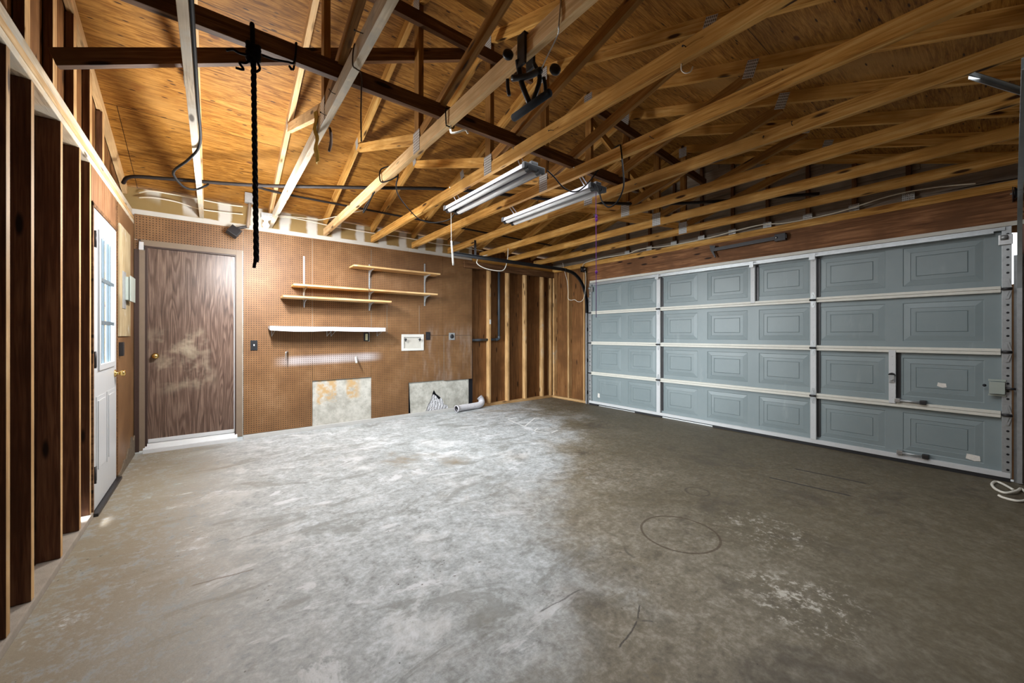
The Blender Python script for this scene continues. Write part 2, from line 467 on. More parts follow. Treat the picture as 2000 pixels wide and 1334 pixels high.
def m_floor():
    k = NT('stained_concrete')
    v = k.coord(False)
    x, y, z = k.sep(v)
    n1 = k.noise(v, 0.9, 6, 0.62, 0.4)
    n2 = k.noise(v, 5.0, 6, 0.7, 0.8)
    n3 = k.noise(v, 38.0, 4, 0.7)
    n4 = k.noise(k.vmath('ADD', v, (3, 7, 0)), 1.9, 6, 0.68, 0.6)
    n5 = k.noise(k.vmath('ADD', v, (1, 4, 0)), 14.0, 5, 0.7, 0.5)
    nn = k.math('ADD', k.math('ADD', k.math('MULTIPLY', n2, 0.26), k.math('MULTIPLY', n3, 0.34)), k.math('MULTIPLY', n5, 0.40))
    c = k.ramp(nn, [(0.36, (0.20, 0.207, 0.200)), (0.50, (0.385, 0.405, 0.41)), (0.63, (0.58, 0.615, 0.64))])
    # whitish worn film
    c = k.mix(k.math('MULTIPLY', k.step(k.math('ADD', k.math('MULTIPLY', n4, 0.65), k.math('MULTIPLY', n2, 0.35)), 0.50, 0.66), 0.55), c, (0.70, 0.70, 0.70))
    n6 = k.noise(k.vmath('ADD', k.vmath('MULTIPLY', v, (1.0, 2.2, 1.0)), (7, 1, 0)), 1.5, 7, 0.72, 1.0)
    c = k.mix(k.math('MULTIPLY', k.step(n6, 0.53, 0.63), 0.65), c, (0.205, 0.21, 0.195))
    c = k.mix(k.math('MULTIPLY', k.math('SUBTRACT', 1.0, k.step(n6, 0.36, 0.43)), 0.7), c, (0.66, 0.67, 0.69))
    # tan dirt, mostly along the left wall and as loose blotches
    lw = k.math('SUBTRACT', 1.0, k.step(k.math('ADD', x, k.math('MULTIPLY', n1, 0.9)), -0.05, 1.05))
    tan = k.math('MAXIMUM', k.math('MULTIPLY', lw, 0.95), k.step(n1, 0.57, 0.72))
    c = k.mix(k.math('MULTIPLY', tan, k.step(nn, 0.38, 0.52)), c, (0.235, 0.190, 0.130))
    # the big brown parking stain filling the door side of the slab
    wob = k.math('MULTIPLY', k.math('SUBTRACT', n1, 0.5), 1.9)
    wob2 = k.math('MULTIPLY', k.math('SUBTRACT', n4, 0.5), 0.8)
    s1 = k.math('ADD', k.math('ADD', k.math('MULTIPLY', x, 0.62), k.math('MULTIPLY', y, -0.66)), k.math('ADD', wob, wob2))
    m1 = k.step(s1, -0.60, 0.25)
    s2 = k.math('ADD', k.math('ADD', x, k.math('MULTIPLY', y, -0.12)), k.math('ADD', wob, wob2))
    m2 = k.step(s2, 3.2, 4.1)
    stain = k.math('MULTIPLY', k.math('MAXIMUM', m1, m2), k.math('SUBTRACT', 1.0, k.step(x, 5.30, 5.34)))
    c = k.mix(k.step(x, 5.30, 5.34), c, (0.80, 0.80, 0.78))  # driveway paled: bright daylight under the door put into its colour
    scol = k.ramp(nn, [(0.36, (0.072, 0.051, 0.024)), (0.50, (0.155, 0.120, 0.066)), (0.63, (0.285, 0.245, 0.175))])
    c = k.mix(k.math('MULTIPLY', stain, 0.85), c, scol)
    s3 = k.math('ADD', k.math('ADD', k.math('MULTIPLY', x, 0.75), k.math('MULTIPLY', y, -0.45)), k.math('ADD', wob, wob2))
    m3 = k.math('MULTIPLY', stain, k.step(s3, 0.75, 1.75))
    c = k.mix(k.math('MULTIPLY', m3, 0.72), c, k.mix(nn, (0.040, 0.030, 0.014), (0.115, 0.090, 0.050)))
    # darker oily blots inside it, and flaked pale spots
    oil = k.math('MULTIPLY', stain, k.step(k.noise(k.vmath('ADD', v, (11, 2, 0)), 1.4, 5, 0.65, 0.5), 0.54, 0.68))
    c = k.mix(k.math('MULTIPLY', oil, 0.6), c, (0.055, 0.042, 0.030))
    fx = k.math('ADD', k.vmath('DISTANCE', v, (2.15, 0.62, 0)), k.math('MULTIPLY', k.math('SUBTRACT', n2, 0.5), 0.8))
    fl = k.math('MULTIPLY', k.math('SUBTRACT', 1.0, k.step(fx, 0.10, 0.34)), k.step(nn, 0.50, 0.58))
    fx2 = k.math('ADD', k.vmath('DISTANCE', v, (2.75, 0.95, 0)), k.math('MULTIPLY', k.math('SUBTRACT', n2, 0.5), 0.8))
    fl2 = k.math('MULTIPLY', k.math('SUBTRACT', 1.0, k.step(fx2, 0.10, 0.36)), k.step(nn, 0.51, 0.62))
    c = k.mix(k.math('MAXIMUM', fl, fl2), c, (0.46, 0.43, 0.37))

    def ring(cx, cy, r, th, a0, a1, strength, col, c):
        dx = k.math('SUBTRACT', x, cx)
        dy = k.math('SUBTRACT', y, cy)
        dd = k.math('SQRT', k.math('ADD', k.math('MULTIPLY', dx, dx), k.math('MULTIPLY', dy, dy)))
        dd = k.math('ADD', dd, k.math('MULTIPLY', k.math('SUBTRACT', n2, 0.5), 0.02))
        mk = k.math('SUBTRACT', 1.0, k.step(k.math('ABSOLUTE', k.math('SUBTRACT', dd, r)), th * 0.4, th))
        an = k.math('ARCTAN2', dy, dx)
        mk = k.math('MULTIPLY', mk, k.math('MULTIPLY', k.step(an, a0, a0 + 0.2), k.math('SUBTRACT', 1.0, k.step(an, a1 - 0.2, a1))))
        return k.mix(k.math('MULTIPLY', mk, strength), c, col)

    c = ring(2.30, 1.27, 0.225, 0.010, -3.3, 3.3, 0.75, (0.06, 0.038, 0.02), c)
    c = ring(3.02, 1.52, 0.085, 0.010, -3.3, 3.3, 0.6, (0.05, 0.04, 0.03), c)
    c = ring(1.98, 1.28, 0.13, 0.010, 2.2, 3.3, 0.5, (0.05, 0.04, 0.03), c)

    def line(p, q, th, strength, col, c, wig=0.03):
        px, py = p
        L = math.hypot(q[0] - px, q[1] - py)
        ux, uy = (q[0] - px) / L, (q[1] - py) / L
        dx = k.math('SUBTRACT', x, px)
        dy = k.math('SUBTRACT', y, py)
        s = k.math('ADD', k.math('MULTIPLY', dx, ux), k.math('MULTIPLY', dy, uy))
        d = k.math('ABSOLUTE', k.math('ADD', k.math('SUBTRACT', k.math('MULTIPLY', dx, uy), k.math('MULTIPLY', dy, ux)), k.math('MULTIPLY', k.math('SUBTRACT', n2, 0.5), wig)))
        mk = k.math('MULTIPLY', k.math('SUBTRACT', 1.0, k.step(d, th * 0.4, th)), k.math('MULTIPLY', k.step(s, 0, 0.02), k.math('SUBTRACT', 1.0, k.step(s, L - 0.02, L))))
        return k.mix(k.math('MULTIPLY', mk, strength), c, col)

    dk = (0.035, 0.03, 0.025)
    c = line((3.811, 1.299), (3.872, 0.754), 0.018, 0.95, dk, c, 0.004)
    c = line((4.246, 1.239), (4.295, 0.735), 0.018, 0.95, dk, c, 0.004)
    c = line((1.55, 1.05), (1.46, 0.99), 0.005, 0.8, dk, c)
    c = line((1.46, 0.99), (1.26, 0.95), 0.005, 0.8, dk, c)
    c = line((1.46, 0.99), (1.51, 0.94), 0.008, 0.5, dk, c)
    c = line((1.15, 1.29), (1.42, 1.28), 0.006, 0.6, dk, c)
    c = line((-0.09, 2.47), (0.18, 2.45), 0.008, 0.6, (0.12, 0.085, 0.05), c)
    ch = (0.80, 0.80, 0.78)
    for p, q in (((3.32, 4.02), (3.80, 4.35)), ((3.32, 4.02), (3.41, 4.51)), ((3.41, 4.51), (3.59, 4.51)), ((3.80, 4.35), (3.80, 4.17)),
                 ((3.41, 3.85), (3.26, 3.755)), ((3.26, 3.755), (3.36, 3.55)), ((3.36, 3.55), (3.55, 3.61))):
        c = line(p, q, 0.014, 0.6, ch, c, 0.01)
    # small dark grit
    gd = k.voro(v, 9.0)
    gn = k.noise(v, 2.0, 2)
    c = k.mix(k.math('MULTIPLY', k.math('SUBTRACT', 1.0, k.step(gd, 0.028, 0.045)), k.step(gn, 0.45, 0.55)), c, (0.05, 0.04, 0.03))
    sp = k.voro(k.vmath('ADD', v, k.vmath('MULTIPLY', k.comb(n5, n2, 0.0), (0.12, 0.12, 0.0))), 26.0)
    c = k.mix(k.math('MULTIPLY', k.math('SUBTRACT', 1.0, k.step(sp, 0.07, 0.16)), k.step(k.noise(v, 1.3, 3), 0.50, 0.60)), c, (0.10, 0.085, 0.065))
    gr = k.noise(k.vmath('MULTIPLY', v, (60, 110, 60)), 1.0, 3, 0.75)
    c = k.mix(k.math('MULTIPLY', k.step(gr, 0.58, 0.74), 0.38), c, (0.11, 0.095, 0.075))
    k.bump(k.math('ADD', n3, k.math('MULTIPLY', n2, 0.8)), 0.30, 0.006)
    r = k.math('ADD', 0.50, k.math('MULTIPLY', n2, 0.25))
    return k.done(c, r, 0, 0.35)


M['floor'] = m_floor()


# ------------------------------------------------------------------ mesh helpers
def thing(name, label, cat, loc=(0, 0, 0), group=None, kind=None, parent=None):
    o = bpy.data.objects.new(name, None)
    o.empty_display_size = 0.1
    COL.objects.link(o)
    o.location = loc
    if parent:
        o.parent = parent
    return tag(o, label, cat, group, kind)


def tag(o, label, cat, group=None, kind=None):
    if label:
        o['label'] = label
    if cat:
        o['category'] = cat
    if group:
        o['group'] = group
    if kind:
        o['kind'] = kind
    return o


def world_of(o):
    m = Matrix.Translation((0, 0, 0))
    ch = []
    while o is not None:
        ch.append(o)
        o = o.parent
    for a in reversed(ch):
        m = m @ a.matrix_basis
    return m


def obj(name, bm, mat, parent=None, mw=None, smooth=False, label=None):
    """Links a bmesh as one object. Vertices are given in the local frame of world matrix MW (default: the parent's frame origin)."""
    me = bpy.data.meshes.new(name)
    bmesh.ops.recalc_face_normals(bm, faces=bm.faces[:])
    bm.to_mesh(me)
    bm.free()
    if smooth:
        for p in me.polygons:
            p.use_smooth = True
    o = bpy.data.objects.new(name, me)
    COL.objects.link(o)
    if isinstance(mat, (list, tuple)):
        for m_ in mat:
            me.materials.append(m_)
    else:
        me.materials.append(mat)
    if parent is not None:
        o.parent = parent
        pw = world_of(parent)
    else:
        pw = Matrix.Identity(4)
    if mw is not None:
        o.matrix_basis = pw.inverted() @ mw
    if label:
        o['label'] = label
    return o


def wbm(bm, parent):
    """World coordinate bmesh -> coordinates relative to the parent's origin."""
    if parent is not None:
        bmesh.ops.transform(bm, matrix=world_of(parent).inverted(), verts=bm.verts[:])
    return bm


def box(bm, x0, x1, y0, y1, z0, z1, bev=0.0, mi=0):
    v = [bm.verts.new(p) for p in ((x0, y0, z0), (x1, y0, z0), (x1, y1, z0), (x0, y1, z0), (x0, y0, z1), (x1, y0, z1), (x1, y1, z1), (x0, y1, z1))]
    fs = [bm.faces.new([v[i] for i in q]) for q in ((0, 3, 2, 1), (4, 5, 6, 7), (0, 1, 5, 4), (1, 2, 6, 5), (2, 3, 7, 6), (3, 0, 4, 7))]
    for f in fs:
        f.material_index = mi
    if bev:
        es = list({e for f in fs for e in f.edges})
        bmesh.ops.bevel(bm, geom=es, offset=bev, segments=2, affect='EDGES', profile=0.7)
    return bm


def wbox(name, x0, x1, y0, y1, z0, z1, mat, parent=None, bev=0.002, label=None):
    bm = box(bmesh.new(), x0, x1, y0, y1, z0, z1, bev)
    return obj(name, wbm(bm, parent), mat, parent, label=label)


def lbox(name, x0, x1, y0, y1, z0, z1, mat, parent=None, bev=0.002, label=None):
    """A top-level box with its origin at the middle of its base."""
    c = Vector(((x0 + x1) / 2, (y0 + y1) / 2, z0))
    bm = box(bmesh.new(), x0 - c.x, x1 - c.x, y0 - c.y, y1 - c.y, 0, z1 - z0, bev)
    return obj(name, bm, mat, parent, Matrix.Translation(c), label=label)


def frame_of(p0, p1, up=(0, 0, 1)):
    p0, p1 = Vector(p0), Vector(p1)
    ax = (p1 - p0).normalized()
    up = Vector(up)
    if abs(ax.dot(up)) > 0.98:
        up = Vector((0, 1, 0)) if abs(ax.y) < 0.9 else Vector((1, 0, 0))
    ay = up.cross(ax).normalized()
    az = ax.cross(ay)
    m = Matrix((ax, ay, az)).transposed().to_4x4()
    m.translation = (p0 + p1) / 2
    return m, (p1 - p0).length


def beam(name, p0, p1, w, d, mat, parent=None, up=(0, 0, 1), bev=0.002, label=None):
    """A board from p0 to p1: width W across, depth D along UP; its local X is the grain."""
    m, L = frame_of(p0, p1, up)
    bm = box(bmesh.new(), -L / 2, L / 2, -w / 2, w / 2, -d / 2, d / 2, bev)
    return obj(name, bm, mat, parent, m, label=label)


def smooth_path(pts, n=6):
    P = [Vector(p) for p in pts]
    if len(P) < 3:
        return P
    out = []
    for i in range(len(P) - 1):
        a, b, c, d = P[max(i - 1, 0)], P[i], P[i + 1], P[min(i + 2, len(P) - 1)]
        for j in range(n):
            t = j / n
            out.append(0.5 * ((2 * b) + (c - a) * t + (2 * a - 5 * b + 4 * c - d) * t * t + (3 * b - a - 3 * c + d) * t ** 3))
    out.append(P[-1])
    return out


def add_tube(bm, pts, r, seg=8, n=6, caps=True, radf=None, smooth=True):
    P = smooth_path(pts, n) if smooth else [Vector(p) for p in pts]
    prev = None
    rings = []
    for i, p in enumerate(P):
        t = (P[min(i + 1, len(P) - 1)] - P[max(i - 1, 0)]).normalized()
        if prev is None:
            a = Vector((0, 0, 1)) if abs(t.z) < 0.9 else Vector((1, 0, 0))
            u = t.cross(a).normalized()
        else:
            u = (prev - t * prev.dot(t)).normalized()
        prev = u
        w = t.cross(u)
        rr = r if radf is None else r * radf(i, len(P))
        rings.append([bm.verts.new(p + (u * math.cos(2 * PI * k / seg) + w * math.sin(2 * PI * k / seg)) * rr) for k in range(seg)])
    for a, b in zip(rings, rings[1:]):
        for k in range(seg):
            bm.faces.new((a[k], a[(k + 1) % seg], b[(k + 1) % seg], b[k]))
    if caps:
        bm.faces.new(rings[0][::-1])
        bm.faces.new(rings[-1])
    return bm


def tube(name, pts, r, mat, parent=None, seg=8, n=6, label=None, radf=None):
    bm = add_tube(bmesh.new(), pts, r, seg, n, radf=radf)
    if parent is None:
        c = sum((Vector(p) for p in pts), Vector()) / len(pts)
        bmesh.ops.translate(bm, vec=-c, verts=bm.verts[:])
        return obj(name, bm, mat, None, Matrix.Translation(c), smooth=True, label=label)
    return obj(name, wbm(bm, parent), mat, parent, smooth=True, label=label)


def add_lathe(bm, prof, mat4, seg=20):
    """prof: (radius, height) pairs turned about the local Z of MAT4."""
    rings = []
    for r, h in prof:
        if r < 1e-6:
            rings.append([bm.verts.new(mat4 @ Vector((0, 0, h)))])
        else:
            rings.append([bm.verts.new(mat4 @ Vector((r * math.cos(2 * PI * k / seg), r * math.sin(2 * PI * k / seg), h))) for k in range(seg)])
    for a, b in zip(rings, rings[1:]):
        for k in range(seg):
            k2 = (k + 1) % seg
            if len(a) == 1 and len(b) > 1:
                bm.faces.new((a[0], b[k], b[k2]))
            elif len(b) == 1 and len(a) > 1:
                bm.faces.new((a[k], a[k2], b[0]))
            elif len(a) > 1:
                bm.faces.new((a[k], a[k2], b[k2], b[k]))
    return bm


def axis_mat(loc, z):
    z = Vector(z).normalized()
    a = Vector((0, 0, 1)) if abs(z.z) < 0.9 else Vector((1, 0, 0))
    x = a.cross(z).normalized()
    y = z.cross(x)
    m = Matrix((x, y, z)).transposed().to_4x4()
    m.translation = Vector(loc)
    return m


def lathe(name, prof, loc, z, mat, parent=None, seg=20, label=None):
    bm = add_lathe(bmesh.new(), prof, axis_mat(loc, z), seg)
    return obj(name, wbm(bm, parent), mat, parent, smooth=True, label=label)


def prism(bm, poly, depth, mat4):
    """poly: 2-D outline in the XY plane of MAT4, extruded along its Z."""
    a = [bm.verts.new(mat4 @ Vector((x, y, 0))) for x, y in poly]
    b = [bm.verts.new(mat4 @ Vector((x, y, depth))) for x, y in poly]
    bm.faces.new(a[::-1])
    bm.faces.new(b)
    n = len(poly)
    for i in range(n):
        bm.faces.new((a[i], a[(i + 1) % n], b[(i + 1) % n], b[i]))
    return bm


PX = Matrix(((0, 0, 1, 0), (1, 0, 0, 0), (0, 1, 0, 0), (0, 0, 0, 1)))      # plane coordinates (Y, Z), extrude along +X
PY = Matrix(((1, 0, 0, 0), (0, 0, 1, 0), (0, 1, 0, 0), (0, 0, 0, 1)))      # plane coordinates (X, Z), extrude along +Y


def plane_x(x):
    return Matrix.Translation((x, 0, 0)) @ PX


def plane_y(y):
    return Matrix.Translation((0, y, 0)) @ PY


# ------------------------------------------------------------------ the room
XL, YB, XG = -0.641, 5.5615, 5.266
YR, ZR = 2.62, 3.60                                  # ridge: Y and height of the rafters' lower edge
SLF, SLN = 0.310, 0.345                              # roof pitch of the far and the near slope
YN, YF = -0.72, 5.72                                 # eave ends of the roof
CH = 2.545                                           # underside of the truss bottom chords


def zb(y):
    return ZR - (SLF * (y - YR) if y > YR else SLN * (YR - y))


RD = 0.094                                           # vertical depth of a rafter
floor = obj('floor', box(bmesh.new(), -1.2, 7.5, -1.2, 6.2, -0.12, 0.0), M['floor'])
tag(floor, None, None, kind='structure')

bm = bmesh.new()
prof = [(YF, zb(YF) + RD), (YR, ZR + RD), (YN, zb(YN) + RD), (YN, zb(YN) + RD + 0.014), (YR, ZR + RD + 0.014), (YF, zb(YF) + RD + 0.014)]
prism(bm, prof, 6.36, plane_x(-0.78))
tag(obj('ceiling', bm, M['roof']), None, None, kind='structure')

# left gable wall: brown sheathing with the opening of the side door
DY0, DY1, DZ = 3.795, 4.635, 2.125
wl = thing('wall_left', None, None, (-0.75, 2.5, 0), kind='structure')
bm = bmesh.new()
prism(bm, [(YN, 0), (3.66, 0), (3.665, 0.11), (3.72, 0.14), (3.775, 0.10), (3.78, 0), (DY0, 0), (DY0, DZ), (DY1, DZ), (DY1, 0), (YF, 0), (YF, zb(YF) + RD), (YR, ZR + RD), (YN, zb(YN) + RD)], 0.015, plane_x(-0.750))
obj('sheathing', wbm(bm, wl), M['sheath'], wl)
wbox('hardboard_panel', -0.648, -0.641, 4.70, 5.555, 0.02, 2.376, M['peg'], wl, 0)
# plywood over the side door in two boards
wbox('header_board', -0.652, -0.641, 3.778, 4.60, 2.136, 2.376, M['lauan'], wl, 0.001)
wbox('corner_post', -0.735, -0.646, 4.640, 4.70, 0.03, 2.376, M['redwood'], wl, 0.001)
# broken lower edge of the hardboard by the corner
bm = bmesh.new()
prism(bm, [(4.70, 0.0), (4.70, 0.03), (4.86, 0.05), (4.95, 0.10), (5.05, 0.07), (5.16, 0.15), (5.28, 0.12), (5.36, 0.22), (5.44, 0.16), (5.53, 0.20), (5.53, 0.0)], 0.010, plane_x(-0.6405))
obj('crumbling_plaster', wbm(bm, wl), M['rubble'], wl)

# wall behind the camera
wf = thing('wall_front', None, None, (2.3, -0.62, 0), kind='structure')
obj('sheathing', wbm(box(bmesh.new(), -0.75, 5.5, -0.66, -0.645, 0, zb(-0.65) + RD), wf), M['front_dark'], wf)

# house wall at the back
wb = thing('wall_back', None, None, (2.4, 5.66, 0), kind='structure')
bm = bmesh.new()
hole = [(2.62, 0.045), (2.66, 0.15), (2.70, 0.20), (2.735, 0.31), (2.76, 0.37), (2.80, 0.30), (2.86, 0.25), (2.92, 0.20), (2.94, 0.12), (3.0, 0.10), (3.02, 0.045)]
prism(bm, [(-0.74, 0.03), (2.335, 0.03), (2.335, 2.6), (3.46, 2.6), (3.46, zb(5.58) + 0.08), (-0.74, zb(5.58) + 0.08)], 0.014, plane_y(5.578))
obj('drywall_sheet', wbm(bm, wb), M['drywall'], wb)
bm = bmesh.new()
# the lower right sheet of drywall, with a jagged hole broken through it
prism(bm, [(2.375, 0.045)] + hole + [(3.395, 0.045), (3.395, 0.60), (2.345, 0.60)], 0.012, plane_y(5.579))
obj('drywall_sheet', wbm(bm, wb), M['drywall'], wb)
wbox('drywall_sheet', 2.338, 3.46, 5.5785, 5.5915, 0.601, 2.598, M['drywall'], wb, 0)
wbox('felt_backing', 2.30, 3.50, 5.625, 5.635, 0.0, 1.0, M['membrane'], wb, 0)
bm = bmesh.new()
rnd = random.Random(3)
prof_ = [(2.60, 0.10), (2.66, 0.17), (2.71, 0.235), (2.75, 0.30), (2.80, 0.27), (2.85, 0.20), (2.90, 0.245), (2.95, 0.16), (3.03, 0.08)]
NXI, NZI = 30, 22
rows = []
for i in range(NXI + 1):
    x = 2.60 + 0.43 * i / NXI
    hh = next(a_[1] + (b_[1] - a_[1]) * (x - a_[0]) / (b_[0] - a_[0]) for a_, b_ in zip(prof_, prof_[1:]) if a_[0] <= x + 1e-6 and x <= b_[0] + 1e-6)
    col = []
    for j in range(NZI + 1):
        z_ = 0.02 + (hh - 0.02) * j / NZI
        crease = 0.010 * abs(math.sin(i * 0.95 + 0.5 * math.sin(j * 0.4)))
        col.append(bm.verts.new((x + rnd.uniform(-.003, .003), 5.610 - 0.010 - crease - rnd.uniform(0, .009), z_ + rnd.uniform(-.004, .004))))
    rows.append(col)
for a_, b_ in zip(rows, rows[1:]):
    for j in range(NZI):
        bm.faces.new((a_[j], b_[j], b_[j + 1], a_[j + 1]))
obj('torn_insulation', wbm(bm, wb), M['insulation'], wb)
bm = bmesh.new()
prism(bm, [(3.0, 0.0), (5.48, 0.0), (5.48, zb(5.68) + 0.08), (3.0, zb(5.68) + 0.08)], 0.014, plane_y(5.660))
obj('sheathing', wbm(bm, wb), M['sheath'], wb)


def sheet(x0, x1, z0, z1):
    return wbox('pegboard_sheet', x0 + 0.0012, x1 - 0.0012, YB, YB + 0.006, z0 + 0.0012, z1 - 0.0012, M['peg'], wb, 0.001)


sheet(-0.640, 0.287, 2.226, 2.490)
sheet(-0.640, -0.606, 0.56, 2.222)
sheet(0.287, 1.026, 0.052, 2.488)
sheet(1.026, 1.780, 0.635, 2.489)
sheet(1.780, 2.335, 0.035, 2.488)
sheet(2.335, 2.905, 1.226, 2.488)
sheet(2.905, 3.453, 1.226, 2.486)
sheet(2.335, 2.925, 0.512, 1.224)
sheet(2.925, 3.453, 0.497, 1.224)
# thin aluminium joint strips between some sheets
for x, z0, z1 in ((1.026, 1.30, 2.46), (1.780, 1.34, 2.44), (2.005, 1.25, 1.66), (2.505, 1.23, 1.68)):
    wbox('joint_strip', x - 0.004, x + 0.004, YB - 0.0025, YB - 0.0002, z0, z1, M['brown_frame'], wb, 0.0005)
wbox('joint_strip', 2.921, 2.929, YB - 0.0025, YB - 0.0002, 0.50, 1.22, M['brown_frame'], wb, 0.0005)

bb = obj('baseboard_back', box(bmesh.new(), 0.285, 3.40, 5.535, 5.577, 0.0, 0.048, 0.004), M['curb'])
tag(bb, None, None, kind='structure')

# right gable wall around the garage opening
wr = thing('wall_right', None, None, (5.42, 2.5, 0), kind='structure')
bm = bmesh.new()
prism(bm, [(YN, 0), (0.03, 0), (0.03, 1.66), (-0.06, 1.68), (-0.06, 2.10), (0.03, 2.11), (0.03, 2.125), (4.57, 2.125), (4.57, 0), (5.672, 0), (5.672, 2.55), (YN, 2.55)], 0.015, plane_x(5.402))
obj('sheathing', wbm(bm, wr), M['sheath'], wr)
bm = bmesh.new()
y = YN
prism(bm, [(YN, 2.551), (YF, 2.551), (YF, zb(YF) + RD), (YR, ZR + RD), (YN, zb(YN) + RD)], 0.015, plane_x(5.425))
zz = 2.58
while zz < ZR:
    ya = max(YN, YR - (ZR + RD - zz - 0.14) / SLN)
    yb_ = min(YF, YR + (ZR + RD - zz - 0.14) / SLF)
    if yb_ - ya > 0.3:
        box(bm, 5.415, 5.4249, ya, yb_, zz, zz + 0.118)
    zz += 0.13
obj('gable_siding', wbm(bm, wr), M['siding'], wr)

# ------------------------------------------------------------------ side door (door_1)
d1 = thing('door_1', 'white side door with a nine lite window and brass knob', 'door', (-0.665, 4.215, 0), kind='structure')
YA, YZ, ZA, ZZ = 3.826, 4.602, 0.030, 2.105
bm = bmesh.new()
GY0, GY1, GZ0, GZ1 = 3.985, 4.490, 1.01, 1.950
for a in ((YA, GY0, ZA, ZZ), (GY1, YZ, ZA, ZZ), (GY0, GY1, ZA, GZ0), (GY0, GY1, GZ1, ZZ)):
    box(bm, -0.680, -0.641, *a)
obj('door_leaf', wbm(bm, d1), M['white_paint'], d1)
bm = bmesh.new()
for a in ((GY0 - 0.03, GY0 + 0.012, GZ0 - 0.03, GZ1 + 0.03), (GY1 - 0.012, GY1 + 0.03, GZ0 - 0.03, GZ1 + 0.03), (GY0 + 0.012, GY1 - 0.012, GZ0 - 0.03, GZ0 + 0.012), (GY0 + 0.012, GY1 - 0.012, GZ1 - 0.012, GZ1 + 0.03)):
    box(bm, -0.6408, -0.630, *a, 0.003)
obj('glazing_frame', wbm(bm, d1), M['white_paint'], d1)
bm = bmesh.new()
for t in (0.20, 0.36, 0.64, 0.80):
    yy = GY0 + (GY1 - GY0) * t
    box(bm, -0.652, -0.640, yy - 0.007, yy + 0.007, GZ0, GZ1, 0.002)
for t in (1 / 3, 2 / 3):
    z_ = GZ0 + (GZ1 - GZ0) * t
    box(bm, -0.652, -0.634, GY0, GY1, z_ - 0.014, z_ + 0.014, 0.003)
obj('muntin_grid', wbm(bm, d1), M['muntin'], d1)
obj('glass', wbm(box(bmesh.new(), -0.664, -0.660, GY0 - 0.002, GY1 + 0.002, GZ0 - 0.002, GZ1 + 0.002), d1), M['glass'], d1)
for y0, y1 in ((3.90, 4.19), (4.25, 4.53)):
    bm = bmesh.new()
    box(bm, -0.6408, -0.637, y0, y1, 0.26, 0.80, 0.002)
    box(bm, -0.637, -0.631, y0 + 0.03, y1 - 0.03, 0.29, 0.77, 0.0025)
    obj('raised_panel', wbm(bm, d1), M['white_paint'], d1)
bm = bmesh.new()
box(bm, -0.735, -0.636, 3.796, 3.824, 0.0, 2.14, 0.002)
box(bm, -0.735, -0.690, 4.604, 4.634, 0.0, 2.14, 0.002)
box(bm, -0.735, -0.636, 3.796, 4.634, 2.108, 2.134, 0.002)
obj('door_frame', wbm(bm, d1), M['redwood'], d1)
wbox('edge_trim', -0.681, -0.640, 4.603, 4.613, 0.03, 2.10, M['white_trim'], d1, 0.001)
wbox('threshold', -0.735, -0.612, 3.80, 4.68, 0.0, 0.022, M['dark_steel'], d1, 0.005)
for z_ in (1.89, 1.06, 0.27):
    h = wbox('hinge', -0.6405, -0.636, 3.846, 3.905, z_ - 0.05, z_ + 0.05, M['dark_steel'], d1, 0.001)
    tube('hinge_pin', [(-0.634, 3.845, z_ - 0.055), (-0.634, 3.845, z_ + 0.06)], 0.006, M['dark_steel'], h, 8, 1)
KN = [(0.0, 0.0), (0.030, 0.0), (0.031, 0.006), (0.013, 0.010), (0.011, 0.028), (0.020, 0.034), (0.027, 0.045), (0.027, 0.055), (0.020, 0.064), (0.0, 0.067)]
lathe('door_knob', KN, (-0.6405, 4.555, 0.915), (1, 0, 0), M['brass'], d1, label='brass door knob')

# ------------------------------------------------------------------ house door (door_2)
d2 = thing('door_2', 'worn brown woodgrain door with brass knob and metal sweep', 'door', (-0.165, 5.60, 0), kind='structure')
bm = bmesh.new()
box(bm, -0.600, -0.556, 5.528, 5.5605, 0.03, 2.115, 0.003)
box(bm, 0.219, 0.279, 5.540, 5.5605, 0.045, 2.225, 0.003)
box(bm, -0.590, 0.219, 5.540, 5.5605, 2.165, 2.225, 0.003)
obj('door_casing', wbm(bm, d2), M['brown_frame'], d2)
bm = bmesh.new()
box(bm, -0.556, -0.540, 5.535, 5.620, 0.045, 2.165, 0.001)
box(bm, 0.206, 0.2185, 5.538, 5.620, 0.045, 2.165, 0.001)
box(bm, -0.540, 0.206, 5.538, 5.620, 2.148, 2.1645, 0.001)
obj('door_jamb', wbm(bm, d2), M['brown_jamb'], d2)
wbox('casing_return', -0.638, -0.6005, 5.530, 5.5605, 0.02, 2.12, M['brown_jamb'], d2, 0.001)
obj('door_leaf', wbm(box(bmesh.new(), -0.540, 0.206, 5.5715, 5.5775, 0.10, 2.148, 0.001), d2), M['brown_door'], d2)
wbox('bare_block', -0.602, -0.566, 5.534, 5.5605, 2.117, 2.200, M['white_trim'], d2, 0.002, label='white unpainted block at the casing corner')
wbox('weatherstrip', 0.198, 0.2055, 5.555, 5.571, 0.11, 2.14, M['white_trim'], d2, 0.001)
bm = bmesh.new()
box(bm, -0.535, 0.203, 5.559, 5.571, 0.095, 0.135, 0.003)
for x in (-0.45, -0.27, -0.1, 0.08, 0.17):
    add_lathe(bm, [(0.004, 0), (0.003, 0.003), (0, 0.003)], axis_mat((x, 5.559, 0.118), (0, -1, 0)), 8)
obj('door_sweep', wbm(bm, d2), M['white_trim'], d2)
bm = bmesh.new()
prism(bm, [(5.505, 0.0), (5.571, 0.0), (5.571, 0.092), (5.545, 0.086), (5.522, 0.045), (5.505, 0.04)], 0.80, plane_x(-0.570))
obj('door_sill', wbm(bm, d2), M['white_trim'], d2)
lathe('door_knob', KN, (-0.478, 5.571, 1.010), (0, -1, 0), M['brass'], d2, label='brass door knob')

